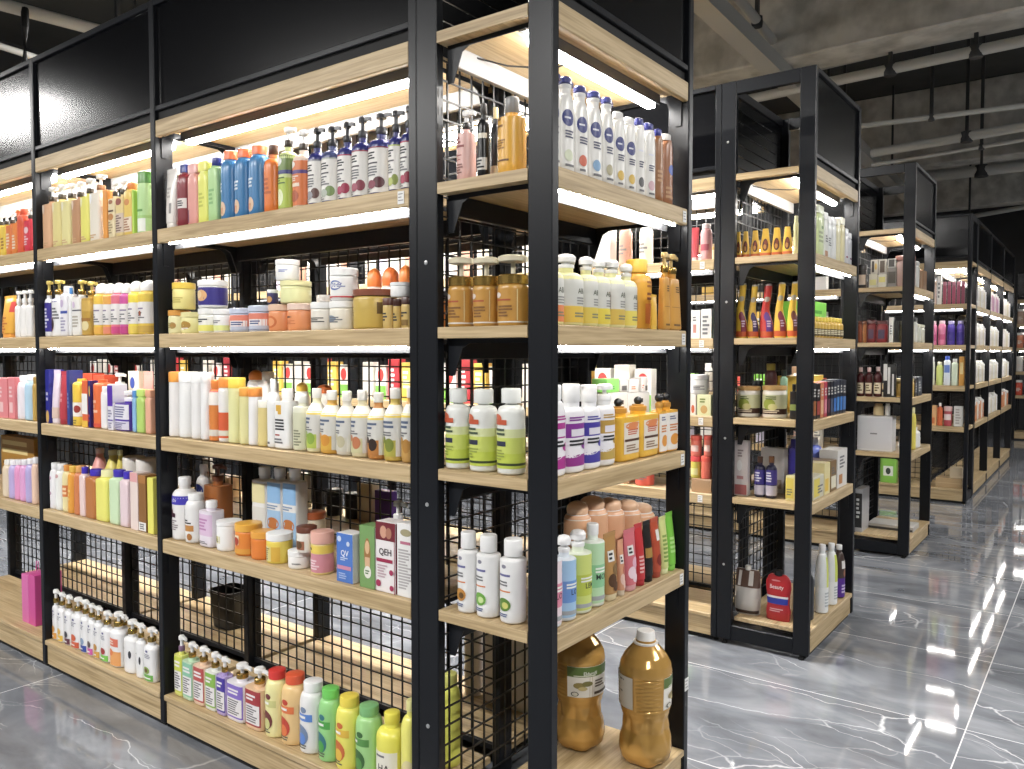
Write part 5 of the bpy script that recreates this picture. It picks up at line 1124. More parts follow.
row('E', 0, SZ[1], CE+'second shelf', CP, [
 ('bottle', -30, 98, 105, '#f3eaa0', 'bigpump:#fbfbf8', milk('#ef8a4a'), 'milky yellow bottle half behind the post'),
 ('bottle', 100, 240, 112, '#f3efa6', 'bigpump:#fbfbf8', milk('#eec83a'), 'milky yellow bottle, golden print', {'ws': .97}),
 ('bottle', 242, 345, 130, '#f3f0ae', 'bigpump:#fbfbf8', milk('#e8d04a'), 'milky yellow bottle, banana print'),
 ('bottle', 347, 440, 148, '#f3f1b4', 'bigpump:#fbfbf8', milk('#f0dc3a')+[('E', '#b5562e', .55, .45, .3, .16), ('E', '#f0e8d0', .6, .45, .2, .11)], 'milky yellow bottle, red arc print'),
 ('bottle', 442, 548, 162, '#f3f1b8', 'bigpump:#fbfbf8', milk('#e2c24a'), 'milky yellow bottle, ochre print'),
 ('bottle', 550, 634, 185, '#f4f2c0', 'bigpump:#fbfbf8', milk('#f2e25a')+[('E', '#b59a6a', .5, .42, .3, .14)], 'milky yellow bottle, cream ring print'),
 ('bottle', 637, 742, 157, '#f0b024', 'wide:#f6c82e', [('L', '#a8641a', -.2, .5, .72, .86, 2), ('L', '#8a4a1a', -.2, .5, .5, .66, 2), ('R', '#e0842a', -.3, .6, .1, .45)], 'deep yellow round bottle with yellow cap', {'sub': {'hc': .19, 'nk': .6, 'sh': .8}}),
 ('taper', 745, 848, 92, '#e0a236', 'pump:#d9b870/#c9a24a', [('L', '#6a4a14', -.1, .4, .66, .78, 3), ('R', '#a8742a', -.6, .7, .4, .41), ('L', '#7a5418', -.4, .5, .06, .12, 1)], 'amber shouldered bottle with gold pump', {'sub': {'sh': .9, 'taper': -.12, 'n': 4}, 'dr': .6, 'off': .004}),
 ('taper', 858, 950, 115, '#e0a236', 'pump:#d9b870/#c9a24a', [('L', '#6a4a14', -.1, .4, .66, .78, 3), ('R', '#a8742a', -.6, .7, .4, .41), ('L', '#7a5418', -.4, .5, .06, .12, 1)], 'amber shouldered bottle with gold pump', {'sub': {'sh': .9, 'taper': -.12, 'n': 4}, 'dr': .6, 'off': .004}),
], Z, off=.03)
row('E', 0, SZ[1], CE+'second shelf', CP, [('tube', 747, 786, 405, '#f3bc2a', 'x:#f3c53a', [], 'small yellow tube before the amber bottles', {'dr': .5})], Z, off=.003)
Z = (550, 370, 6.407)
def wv(c, c2): return [('R', '#f6f4f8', -.9, .95, .06, .86), ('R', c, -.8, .9, .5, .7), ('R', '#e9e4ee', -.5, .7, .52, .62), ('E', c, .5, .38, .4, .06), ('R', c2, -.8, .9, .1, .26), ('E', '#f6f4f8', -.5, .27, .6, .05), ('L', K, -.6, .6, .38, .48, 2), ('L', c, -.6, .6, .73, .8, 2)]
hand = [('R', '#efe6d6', -.55, .75, .16, .82), ('E', '#ea8a4a', .1, .74, .55, .08), ('L', '#d0603a', -.3, .5, .55, .68, 3), ('R', '#5a3a2a', -.5, .7, .42, .47), ('L', '#9a7a5a', -.4, .5, .2, .36, 3)]
cit = [('R', '#f3eee6', -.8, .8, .04, .88), ('E', '#eea02e', .1, .28, .5, .13), ('L', '#6a6a8a', -.5, .5, .72, .82, 2), ('L', '#d98a4a', -.5, .5, .46, .64, 3)]
row('E', 0, SZ[2], CE+'third shelf', CP, [
 ('oval', -20, 94, 90, '#f7f7f8', 'wide:#fafafa', wv('#b52f92', '#b52f92'), 'white waved bottle, pink print', {'sub': {'hc': .16, 'nk': .5}}),
 ('oval', 96, 213, 84, '#f7f7f8', 'screw:#fafafa', wv('#8a2f9a', '#9a2f90'), 'white waved bottle, violet print', {'sub': {'hc': .2, 'nk': .5}}),
 ('oval', 215, 318, 100, '#f7f7f8', 'screw:#fafafa', wv('#4a3fa8', '#4a42aa'), 'white waved bottle, indigo print', {'sub': {'hc': .2, 'nk': .5}}),
 ('oval', 320, 412, 92, '#f7f7f6', 'pump:#fafafa', wv('#c29a3a', '#c9a84a'), 'white waved bottle, gold print', {'sub': {'hc': .2, 'nk': .5}}),
 ('sq', 416, 545, 172, '#f5c021', 'ballpump:#17171a/#c9922e', hand, 'square yellow ball pump bottle', {'ws': .95}),
 ('sq', 548, 668, 165, '#f5c021', 'ballpump:#17171a/#c9922e', hand, 'square yellow ball pump bottle', {'ws': .95}),
 ('sq', 670, 730, 148, '#f2b62a', 'ballpump:#17171a/#c9922e', cit, 'slim yellow orange-slice bottle'),
 ('sq', 733, 806, 140, '#f2b62a', 'ballpump:#17171a/#c9922e', cit, 'slim yellow orange-slice bottle'),
], Z)
r = row('E', 0, SZ[2], CE+'third shelf', CP, [
 ('box', 370, 500, 148, '#efefec', '', [('L', G, -.6, .6, .3, .6, 3)], 'white carton under the green one, back row', {'dr': .6}),
 ('box', 505, 655, 148, '#efefec', '', [('L', G, -.6, .6, .3, .6, 3)], 'white carton under the print ones, back row', {'dr': .6}),
 ('box', 362, 445, 55, '#8fe06a', '', [('L', '#5aa84a', -.5, .5, .2, .5, 2)], 'bright green carton stacked at back', {'on': [0], 'dr': .7}),
 ('box', 448, 503, 65, '#d9d9d6', '', [('R', '#6a6a6a', -.6, .6, .1, .5)], 'grey white carton stacked at back', {'on': [0], 'dr': .7}),
 ('box', 508, 570, 60, '#f4f0ec', '', [('L', '#ee8a4a', -.6, .6, .2, .5, 2)], 'white carton with orange print stacked at back', {'on': [1], 'dr': .7}),
 ('box', 573, 622, 50, '#f4f0ec', '', [('L', '#ee7a5a', -.6, .6, .2, .5, 2)], 'white carton with coral print stacked at back', {'on': [1], 'dr': .7}),
 ('box', 625, 672, 42, '#f0eeea', '', [('R', '#7a726a', -.8, .8, .05, .4)], 'white carton with grey print stacked at back', {'on': [1], 'dr': .7}),
], Z, off=.125)
Z = (550, 480, 5.129)
def lem(c, t, c2): return [('B', c, .06, .9, 2), ('E', '#4a6a4a', .45, .76, .2, .05), ('R', c2, -.7, .8, .28, .6), ('T', t, 0, .43, .085, '#23262a'), ('R', '#a8acb0', -.9, .9, .1, .16), ('L', '#f6f8f0', -.5, .5, .48, .57, 2)]
def tube_l(c, c2): return [('E', c, -.2, .3, .4, .1), ('E', c2, .2, .45, .35, .09), ('E', c, .1, .2, .3, .07), ('R', '#eceae6', -.5, .1, .58, .74), ('L', K, -.4, 0, .6, .72, 2)]
row('E', 0, SZ[3], CE+'fourth shelf', CP, [
 ('cyl', -25, 60, 265, '#e8eef6', 'bigpump:#fafafa', lem('#f2e0e6', 'LO', '#e88aa4'), 'pale pink bottle half behind the post'),
 ('cyl', 62, 134, 268, '#eaf2fa', 'bigpump:#fafafa', lem('#a5cdf0', 'LO', '#6a9adc'), 'sky blue bottle with white domed pump'),
 ('cyl', 136, 212, 240, '#eef6e0', 'bigpump:#fafafa', lem('#d3e070', 'LEM', '#c3cf3a'), 'lime bottle with white domed pump'),
 ('cyl', 214, 280, 215, '#eef6ea', 'screw:#fafafa', lem('#bfe6b8', 'MON', '#8fcf9a'), 'pale green bottle with white cap'),
 ('tube', 283, 348, 265, '#b98a4a', 'x:#d9c9a0', tube_l('#5a3a1e', '#8a6a3a'), 'brown floral tube', {'dr': .6}),
 ('tube', 350, 384, 300, '#e2a078', 'x:#d9c9b0', tube_l('#f0c8b8', '#c46a5a'), 'peach floral tube', {'dr': .9}),
 ('tube', 387, 446, 242, '#d9707a', 'x:#d9a0a4', tube_l('#f3d6e0', '#eab4c8'), 'pink blossom tube', {'dr': .6}),
 ('tube', 448, 490, 220, '#cf2f34', 'x:#b02a30', [('L', '#f0b8b4', -.5, .3, .2, .5, 5)], 'red tube', {'dr': .9}),
 ('tube', 492, 530, 205, '#2a2624', 'x:#1c1a1a', [('R', '#b0883a', -.7, .7, .4, .56)], 'black tube with gold patch', {'dr': .9}),
 ('tube', 532, 572, 188, '#c4502e', 'x:#a8442a', [('R', '#eceae4', -.2, .4, .62, .8), ('E', '#8a2a1e', 0, .3, .4, .1)], 'rust orange tube', {'dr': .9}),
 ('tube', 574, 610, 178, '#d9e08a', 'x:#e8ecb0', [('L', '#8aa84a', -.5, .4, .2, .7, 7)], 'pale lime tube', {'dr': .9}),
 ('tube', 612, 650, 155, '#7fd03a', 'x:#8ad84a', [('L', '#b8ea8a', -.5, .4, .3, .6, 4)], 'bright green tube', {'dr': .9}),
], Z)
row('E', 0, SZ[3], CE+'fourth shelf', CP, [('bottle', a, c, t, '#ecb488', 'dome:#f0c29a', [('B', '#f3eee6', .93, .99, 2)], 'peach capsule bottle, back row', {'sub': {'hc': .12, 'sh': .88}}) for a, c, t in ((134, 210, 98), (212, 298, 68), (300, 383, 78), (385, 470, 84), (490, 575, 92))], Z, off=.08)
# golden jugs
jl = [('R', '#f1ece0', -.62, .62, .485, .74), ('R', '#5f7a34', -.62, .62, .655, .738), ('T', 'Eldarnfil', -.02, .685, .03, '#f4f6ea'), ('L', '#e2e6cc', -.45, .4, .658, .672, 1), ('E', '#9a8a4a', -.3, .585, .16, .026), ('E', '#7f7a3e', -.1, .6, .14, .022), ('E', '#cdbb7c', -.22, .56, .12, .017), ('E', '#3a3a34', -.42, .515, .1, .02), ('E', '#e0dccb', -.42, .515, .075, .015), ('L', '#6a5a4a', .1, .5, .56, .63, 3), ('R', '#5a4a3a', .08, .6, .505, .528), ('R', '#efeae0', 1.4, 2.6, .485, .74), ('L', '#8a8a80', 1.5, 2.5, .5, .72, 9)]
for (px, py, rz, ds) in ((579.5, 744, PI/2-.55, 'golden oil jug beside the corner post'), (645, 760, PI/2+.62, 'golden oil jug beside the far post of its deck')):
    g = at_z(px, py, ZB); make('jug', .162, .162, .405, '!d9a74c', 'x', jl, None, (g.x, g.y, ZB+.0006), rz, ds, CE+'bottom deck', CP, g.y)
# ---- second end unit
US = 'second unit side '; UE = 'second unit end '; AP = 'aisle corner post'
Z = (680, 160, 2.958)
pl_ = [('E', '#5a2a14', .1, .42, .42, .22), ('E', '#c98a2e', .05, .36, .2, .1), ('E', '#8a3a1e', .15, .5, .2, .08)]
row('S', YR2+.03, SZ[0], US+'top shelf', AP, [('aframe', a, c, t, '#f2c320', '', pl_, 'yellow tapered dark-plaque bottle') for a, c, t in ((160, 181, 215), (182, 209, 212), (210, 237, 208), (238, 270, 205), (272, 303, 202), (304, 334, 198))]+[('bottle', 336, 352, 165, '#eee8a8', 'wide:#f3efc0', [], 'pale yellow bottle')], Z, off=.03)
cv = lambda c: [('R', c, .1, .85, .12, .42), ('E', c, .35, .4, .4, .1), ('L', '#d9c0d9', .2, .7, .2, .34, 3), ('E', '#b8b0a0', .2, .74, .6, .05)]
row('S', YR2+.03, SZ[1], US+'second shelf', AP, [('curve', a, c, t, col, 'x:#b8b4b0', cv(pc), ds) for a, c, t, col, pc, ds in ((160, 200, 372, '#f0c41e', '#8a2440', 'yellow swan-neck bottle'), (200, 238, 374, '#f0c41e', '#3a2a5a', 'yellow swan-neck bottle'), (238, 280, 374, '#d22a24', '#6a3a9a', 'red swan-neck bottle'), (280, 319, 368, '#f0c41e', '#8a2440', 'yellow swan-neck bottle'), (319, 358, 366, '#f0c41e', '#7a3a2a', 'yellow swan-neck bottle'))], Z, off=.03)
Z = (690, 350, 5.689)
cj = [('B', '#f1ede0', .85, .99, 2), ('B', '#cfd0a4', .34, .84, 2), ('B', '#4a2e24', .14, .34, 2), ('E', '#9aa832', -.1, .5, .35, .2), ('E', '#d6d08a', .1, .4, .25, .12), ('L', '#5a6a2a', -.3, .3, .66, .8, 2), ('L', '#e9d9c0', -.5, .5, .18, .3, 2)]
row('S', YR2+.03, SZ[2], US+'third shelf', AP, [
 ('jar', 265, 408, 205, '#f3efe4', 'lid:#c79c5a', cj, 'cream tub with wood lid', {'sub': {'hc': .14}, 'vis': False, 'ws': .9}),
 ('jar', 405, 560, 205, '#f3efe4', 'lid:#c79c5a', cj, 'cream tub with wood lid', {'sub': {'hc': .14}, 'vis': False, 'ws': .9}),
 ('sq', 572, 614, 195, '#26262a', 'screw:#1a1a1c', [('R', '#8a9a4a', -.6, .6, .3, .5)], 'black bottle with olive label'),
 ('bottle', 425, 498, 75, '#5a2e2e', 'wide:#c9b83a', [], 'brown bottle with yellow cap, back row', {'off': .22}),
 ('sq', 515, 556, 112, '#8fb89a', 'wide:#2a3a34', [], 'sage green bottle, back row', {'off': .2}),
 ('bottle', 315, 405, 172, '#2a2a30', 'wide:#1c1c20', [], 'black bottle, back row', {'off': .22}),
], Z, off=.03)
Z = (690, 430, 5.689)
row('S', YR2+.03, SZ[3], US+'fourth shelf', AP, [
 ('box', 252, 330, 62, '#e3dad8', '', [('R', '#b86a6a', -.9, .9, .02, .2), ('R', '#c48a8a', -.6, .4, .3, .36), ('E', '#f6f4f2', -.2, .55, .4, .1), ('L', '#9a8a8a', -.5, .4, .7, .85, 3)], 'blush white carton', {'dr': .6}),
 ('bottle', 368, 431, 150, '#2c2c4a', 'screw:#5a3a2a', [('B', '#4a3f9a', .38, .8, 1.9), ('B', '#c8c4d8', .08, .36, 1.9), ('L', '#e2e0f0', -.5, .4, .45, .75, 4)], 'dark bottle with violet label'),
 ('bottle', 433, 497, 150, '#2c2c4a', 'screw:#8a5a34', [('B', '#4a3f9a', .38, .8, 1.9), ('B', '#c8c4d8', .08, .36, 1.9), ('L', '#e2e0f0', -.5, .4, .45, .75, 4)], 'dark bottle with violet label'),
 ('box', 542, 612, 262, '#f3e8a0', '', [('R', '#f1dc5a', -1, .4, .1, .9), ('L', '#8a8a6a', -.8, .3, .2, .5, 3)], 'yellow carton', {'dr': .8}),
 ('box', 400, 540, 102, '#d8d4d0', '', [('R', '#a89a8a', -.8, .8, .1, .3)], 'grey carton, back row', {'off': .2, 'dr': .5}),
 ('sq', 566, 612, 50, '#4a44b8', 'wide:#3a34a0', [], 'indigo bottle, back row', {'off': .2}),
], Z, off=.03)
Z = (730, 530, 5.915)
row('S', YR2+.03, ZB, US+'bottom deck', AP, [
 ('pouch', 30, 182, 205, '#d4cfc8', 'x:#e9e4dc', [('R', '#6a4f42', -.95, .95, .56, .92), ('R', '#e8e2da', -.5, -.3, .58, .88), ('R', '#e8e2da', .1, .35, .6, .9), ('R', '#4a3a34', -.9, .9, .02, .1)], 'silver and brown spout pouch', {'vis': False, 'dr': .75}),
 ('redpouch', 215, 365, 240, '#c4202c', 'x', [('T', 'Beauty', -.05, .68, .085, '#f6e8e8'), ('E', '#e8a0a4', -.1, .8, .25, .015), ('R', '#f2f0f0', -.8, .75, .4, .5), ('R', '#2f3fae', -.8, .75, .34, .46), ('L', '#e6a8ac', -.4, .4, .18, .26, 2)], 'red spout pouch with blue band', {'vis': False}),
 ('bottle', 375, 500, 202, '#2a2c32', 'screw:#1c1c20', [('R', '#3a4a6a', -.6, .6, .1, .6), ('L', '#d0d4dc', -.5, .5, .05, .14, 2)], 'dark bottle behind the corner post', {'off': .12, 'vis': False}),
], Z, off=.05)
Z = (800, 190, 7.68)
row('E', YR2*0, SZ[0], UE+'top shelf', AP, [
 ('sq', 100, 122, 130, '#f1efd0', 'flip:#f6f4e0', [], 'cream bottle by the post'),
 ('sq', 125, 174, 148, '#dcebae', 'flip:#eef3d6', [('E', '#6a9a4a', .1, .68, .2, .04), txt('#a8b88a', .3, .6, 3)], 'lime white bottle'),
 ('sq', 176, 208, 195, '#f0f2ea', 'flip:#f6f6f2', [('R', '#c48a5a', -.5, .5, .02, .18), ('L', G, -.4, .4, .4, .6, 3)], 'white bottle with tan foot'),
 ('sq', 210, 240, 225, '#eef2f0', 'flip:#f8f8f6', [txt()], 'plain white bottle'),
 ('sq', 242, 274, 235, '#f2f4f2', 'flip:#f8f8f6', [], 'plain white bottle'),
 ('sq', 276, 306, 240, '#f3ecc0', 'flip:#f6f2d6', [], 'cream bottle'),
 ('sq', 308, 340, 235, '#f0e6b0', 'flip:#f6f2d6', [], 'cream bottle'),
 ('sq', 342, 368, 310, '#e0e0e4', 'flip:#eef0f2', [('L', '#a03a5a', -.4, .4, .2, .3, 1)], 'silver white bottle'),
 ('sq', 370, 394, 350, '#d8dade', 'flip:#eef0f2', [('L', '#7a3a6a', -.4, .4, .2, .3, 1)], 'silver white bottle'),
], Z, lite=True)
Z = (690, 230, 5.689)
row('E', 0, SZ[1], UE+'second shelf', AP, [
 ('bottle', 708+i*18.5, 725+i*18.5, 497+i*1.2, '#e0b84a', 'wide:#f0d23a', [('B', '#6a5a3a', .1, .55, 2), ('L', '#f0e6c0', -.5, .5, .2, .5, 3)], 'small yellow capped vial', {'sub': {'hc': .2}}) for i in range(9)]+[
 ('box', 718, 812, 415, '#7fe02e', '', [('L', '#4aa81e', -.7, .7, .2, .8, 4)], 'bright green carton behind vials', {'off': .15, 'dr': .5})], Z, off=.012, lite=True)
Z = (690, 350, 5.689)
row('E', 0, SZ[2], UE+'third shelf', AP, [('box', a, c, t, col, '', [('R', c2, -.8, .8, .1, .5), ('L', '#d9d6d0', -.6, .6, .6, .85, 3)], ds, {'dr': 1.4}) for a, c, t, col, c2, ds in (
 (702, 722, 190, '#2e2a2c', '#a8622e', 'black carton, copper print'), (723, 744, 190, '#2a2628', '#b0443a', 'black carton, red print'), (745, 764, 186, '#e08a5a', '#f0b88a', 'peach carton'), (765, 783, 184, '#c8465a', '#e08a9a', 'rose carton'),
 (784, 800, 180, '#30262e', '#6a3a4a', 'dark plum carton'), (801, 817, 178, '#2a2a34', '#4a5a7a', 'charcoal carton'), (818, 836, 175, '#343a48', '#3a7ad0', 'slate carton, blue print'), (837, 854, 172, '#3a3f50', '#4a92e0', 'slate carton, azure print'), (855, 871, 170, '#2f3440', '#3f84d8', 'slate carton, cobalt print'), (872, 890, 170, '#3a3a44', '#5a8ad0', 'slate carton at far end'))]+[
 ('box', 705, 800, 142, '#f0c83a', '', [], 'yellow carton behind dark cartons', {'off': .16, 'dr': .5})], Z, lite=True)
Z = (690, 430, 5.689)
row('E', 0, SZ[3], UE+'fourth shelf', AP, [
 ('box', 702, 764, 262, '#d9d6c0', '', [('R', '#ecd84a', -.9, .2, .1, .9), ('L', G, -.2, .8, .2, .6, 3)], 'grey and yellow carton', {'dr': .7}),
 ('box', 767, 800, 190, '#f1e2a0', '', [('R', '#f0c83a', -.8, .4, .1, .5)], 'cream and yellow carton', {'dr': 1.6}),
 ('box', 802, 836, 172, '#8a6a3a', '', [('R', '#f3ecd0', -.8, .8, .1, .5), ('L', G, -.6, .6, .55, .8, 3)], 'brown carton', {'dr': 1.6}),
 ('box', 840, 896, 112, '#efece6', '', [('R', '#c98a4a', -.7, 0, .1, .35), ('L', G, -.6, .7, .5, .85, 4)], 'white carton at far end', {'dr': .5}),
 ('bottle', 700, 758, 25, '#7a8ae0', 'wide:#e8eaf6', [], 'periwinkle bottle, back row', {'off': .12}),
], Z, lite=True)
for px, py, h, c, els, ds in ((821.5, 612, .33, '#e8eceb', [('R', '#d9e45a', -.3, .75, .42, .9), ('B', '#f2f4f4', .02, .42, 2), ('L', '#b8c0c4', -.5, .5, .1, .35, 5)], 'white and lime bottle'),
  (832.5, 604, .305, '#e8eceb', [('R', '#d3e04a', -.4, .7, .42, .9), ('B', '#f2f4f4', .02, .42, 2), ('L', '#b8c0c4', -.5, .5, .1, .35, 5)], 'white and lime bottle'),
  (842.5, 597.5, .27, '#4a3a34', [('B', '#5a2a9a', .02, .42, 2), ('E', '#a86a4a', 0, .52, .3, .08), ('R', '#e8e4e0', -.5, .5, .62, .78), ('L', '#d9c8ee', -.5, .5, .1, .3, 3)], 'purple and brown bottle')):
    g = at_z(px, py, ZB); make('bottle', .066, .06, h, c, 'screw:#f8f8f8', els, {'sh': .55, 'nk': .42, 'hc': .09}, (min(g.x, -.04), g.y, ZB+.0006), PI/2, ds, UE+'bottom deck', AP, g.y)
    print('U2', g)
# ---- third end unit
VS, VE = 'third unit side ', 'third unit end '
Z = (855, 230, 6.4125)
r = row('S', YR3+.03, SZ[0], VS+'top shelf', AP, [
 ('jar', 15, 82, 222, '#2a2624', 'lid:#1c1a1a', [('R', '#f0d8c0', -.6, .6, .2, .75)], 'black jar with pale label'),
 ('box', 88, 142, 285, '#e8e6d0', '', [('R', '#f0ec9a', -.8, .8, .2, .6)], 'cream carton under the picture cartons', {'dr': .6}),
 ('box', 146, 200, 285, '#eeeedc', '', [('R', '#f3ee8a', -.8, .8, .4, .8)], 'cream carton beside its twin, lowest of pile', {'dr': .6}),
 ('box', 206, 268, 245, '#9a9690', '', [('R', '#5a564e', -.8, .8, .2, .8)], 'grey carton by the post', {'dr': .6}),
 ('box', 100, 150, 190, '#d0cabb', '', [('R', '#3a342c', -.7, -.05, .1, .9), ('E', '#d9b04a', .4, .5, .3, .25)], 'picture carton with gold disc', {'dr': .6, 'on': [1]}),
 ('box', 153, 202, 188, '#c9c4b8', '', [('R', '#5a4a3a', -.7, .6, .1, .9)], 'picture carton with brown panel', {'dr': .6, 'on': [2]}),
 ('box', 207, 266, 186, '#c0bdb6', '', [('R', '#46443e', -.7, .6, .1, .9)], 'picture carton with dark panel', {'dr': .6, 'on': [3]}),
], Z, off=.03, lite=True)
row('S', YR3+.03, SZ[1], VS+'second shelf', AP, [
 ('sq', 22, 48, 585, '#b0582a', 'flip:#7a3a1e', [], 'amber bottle'), ('sq', 50, 77, 585, '#c4762e', 'flip:#8a4a1e', [], 'honey bottle'),
 ('sq', 80, 139, 580, '#8a1f24', 'flip:#5a1a1c', [('R', '#5a3a5a', -.4, .4, .2, .7)], 'dark red bottle'), ('sq', 141, 214, 580, '#961f28', 'flip:#5a1a1c', [('R', '#4a3a5a', -.4, .4, .2, .7)], 'dark red bottle', {'ws': .9}),
 ('box', 218, 248, 562, '#efeeea', '', [('L', G, -.5, .5, .3, .7, 4)], 'white carton', {'dr': 1}), ('box', 251, 284, 585, '#1e1e22', '', [], 'black carton', {'dr': 1}),
], Z, off=.03, lite=True)
row('E', 0, SZ[0], VE+'top shelf', AP, [('sq', 357, 384, 188, '#c9a49a', 'flip:#a05a4a', [], 'dusty pink bottle'), ('sq', 386, 410, 225, '#dcdcd6', 'flip:#c9c9c4', [], 'grey white bottle'), ('box', 414, 436, 258, '#a8805a', '', [], 'tan carton', {'dr': .7}), ('box', 438, 462, 262, '#96704a', '', [], 'brown carton', {'dr': 1})], Z, lite=True)
row('E', 0, SZ[1], VE+'second shelf', AP, [('sq', 356, 376, 590, '#d8d4a8', 'flip:#e8e6cc', [], 'cream bottle'), ('sq', 378, 398, 570, '#e2e2d8', 'flip:#3a3a3a', [], 'white bottle with dark cap'), ('sq', 400, 420, 610, '#cfd0c0', 'flip:#e8e6cc', [], 'grey cream bottle'), ('sq', 422, 444, 615, '#d9d8c4', 'flip:#e8e6cc', [], 'ivory bottle')], Z, lite=True)
Z = (855, 340, 6.99)
row('S', YR3+.03, SZ[2], VS+'third shelf', AP, [('bottle', a, c, 190, '#4a1216', 'screw:#e0c4c0', [('R', '#e2d4b4', -.6, .6, .12, .55), ('L', '#6a5a3a', -.4, .4, .2, .5, 3)], 'wine red bottle') for a, c in ((14, 71), (73, 129), (132, 194))]+[
 ('box', 198, 290, 168, '#2a2a2c', '', [('R', '#e6e6e2', -1, -.4, .5, 1), ('R', '#dcdcd8', -.3, .1, .1, .9), ('R', '#dcdcd8', .4, .7, .05, .7)], 'black and white striped carton', {'dr': .4})], Z, off=.03, lite=True)
r = row('S', YR3+.03, SZ[3], VS+'fourth shelf', AP, [('box', 12, 268, 535, '#eeeef0', '', [('R', '#dfe0e4', -.96, .96, .05, .95), ('L', '#8a8a90', -.25, .3, .46, .53, 1)], 'big white box with grey lettering', {'dr': .55, 'wmax': .4})], Z, off=.03)
row('S', YR3+.03, r[0]['top'], VS+'fourth shelf', AP, [('bottle', 130, 205, 440, '#f0d8a0', 'dome:#f2c890', [], 'peach bottle on the big white box'), ('bottle', 210, 250, 440, '#eeeeea', 'wide:#f6f6f4', [], 'white bottle on the big white box')], Z, off=.06, lite=True)
row('E', 0, SZ[2], VE+'third shelf', AP, [('sq', 376, 408, 262, '#ecc45a', 'flip:#f0d88a', [], 'golden bottle'), ('box', 411, 438, 275, '#3a3a40', '', [('L', '#d9d9d9', -.6, .6, .2, .8, 4)], 'black carton', {'dr': 1}), ('box', 441, 472, 262, '#4a4e58', '', [('L', '#d9d9d9', -.6, .6, .2, .8, 4)], 'slate carton', {'dr': 1})], Z, lite=True)
row('E', 0, SZ[3], VE+'fourth shelf', AP, [('bottle', 368, 430, 470, '#efe05a', 'wide:#f6f0b0', [], 'big yellow bottle', {'wmax': .06}), ('bottle', 432, 458, 582, '#f2f2f0', 'wide:#fafafa', [], 'small white bottle')], Z, lite=True)
make('box', .3, .22, .035, '#c9c6c0', '', [('R', '#4a4a4a', -.98, .98, .05, .5)], None, (-.17, YR3+.36, ZB+.0006), 0, 'flat grey tray box', VS+'bottom deck', AP, 0)
make('box', .05, .2, .3, '#b8b8ba', '', [('R', '#2a2a2c', -.9, .9, .1, .9), ('L', '#d9d9d9', -.6, .6, .3, .8, 5)], None, (-.335, YR3+.16, ZB+.0006), 0, 'slim silver and black carton', VS+'bottom deck', AP, 0)
# ---- far run, end face (faces the corner unit)
RS = 'far run end '; FP = 'far run corner post'
Z = (925, 250, 7.683)
row('S', YRUN, SZ[0], RS+'top shelf', FP, [('sq', 42, 66, 245, '#e2c4b0', 'flip:#d9b8a0', [], 'beige bottle'), ('sq', 68, 92, 245, '#d9c0b4', 'flip:#d9b8a0', [], 'beige bottle'), ('box', 94, 130, 200, '#eeeae4', '', [('L', G, -.6, .6, .2, .8, 4)], 'white leaflet carton', {'dr': .5})]+[('sq', a, a+28, 245, c, 'flip:#d98aa0', [], 'rose pink bottle') for a, c in ((140, '#b84a66'), (175, '#b54668'), (210, '#b8486a'), (246, '#b04466'), (282, '#a83f62'))], Z, lite=True)
row('S', YRUN, SZ[1], RS+'second shelf', FP, [('bottle', 36, 99, 548, '#ee8ab4', 'wide:#f3d0dc', [('R', '#d95a92', -.4, .6, .2, .5)], 'pink bottle'), ('bottle', 103, 167, 545, '#ee86ae', 'wide:#f3d0dc', [('R', '#d95a8a', -.5, .6, .25, .5)], 'pink bottle'), ('bottle', 172, 238, 545, '#5f48b8', 'wide:#c4b8e8', [('R', '#4a3aa0', -.5, .6, .2, .6)], 'purple bottle'), ('bottle', 244, 308, 545, '#6a52c0', 'wide:#c4b8e8', [('R', '#4a3aa0', -.5, .6, .2, .6)], 'purple bottle')], Z, lite=True)
Z = (925, 340, 4.517)
row('S', YRUN, SZ[2], RS+'third shelf', FP, [('bottle', 18, 48, 78, '#e6e8dc', 'wide:#f6f6f4', [], 'white bottle'), ('bottle', 52, 84, 100, '#d2e07a', 'wide:#f2f4d6', [], 'lime bottle'), ('sq', 87, 118, 72, '#e4ecf4', 'wide:#3a5ac0', [('R', '#6a8ad8', -.6, .6, .5, .8)], 'white bottle with blue cap'), ('sq', 121, 152, 85, '#dcead0', 'wide:#f6f6f4', [], 'pale green bottle'), ('box', 155, 186, 75, '#e0a03a', '', [('R', '#f0d890', -.6, .6, .4, .8)], 'amber carton', {'dr': 1})], Z, lite=True)
row('S', YRUN, SZ[3], RS+'fourth shelf', FP, [('box', 12, 54, 295, '#eeb87a', '', [('R', '#e07a3a', -.8, .6, .1, .4)], 'orange print carton', {'dr': .7}), ('sq', 57, 82, 285, '#e8703a', 'screw:#f6f6f4', [], 'orange bottle'), ('jar', 85, 126, 300, '#c9505a', 'lid:#e8c4c0', [('R', '#f0e0dc', -.6, .6, .4, .8)], 'red jar'), ('box', 130, 172, 300, '#e8e6e0', '', [('L', '#b8b0a8', -.6, .6, .1, .9, 6)], 'white carton', {'dr': .7})], Z, lite=True)
r = row('S', YRUN, ZB, RS+'bottom deck', FP, [('box', 48, 172, 625, '#c2a478', '', [('R', '#d3b88c', -.98, .98, .46, .54)], 'long brown cardboard box', {'dr': .6, 'wmax': .45})], Z, off=.05)
row('S', YRUN, r[0]['top'], RS+'bottom deck', FP, [('box', 110, 170, 575, '#d6c3a2', '', [], 'small brown cardboard box on the long one', {'dr': .7})], Z, off=.08)
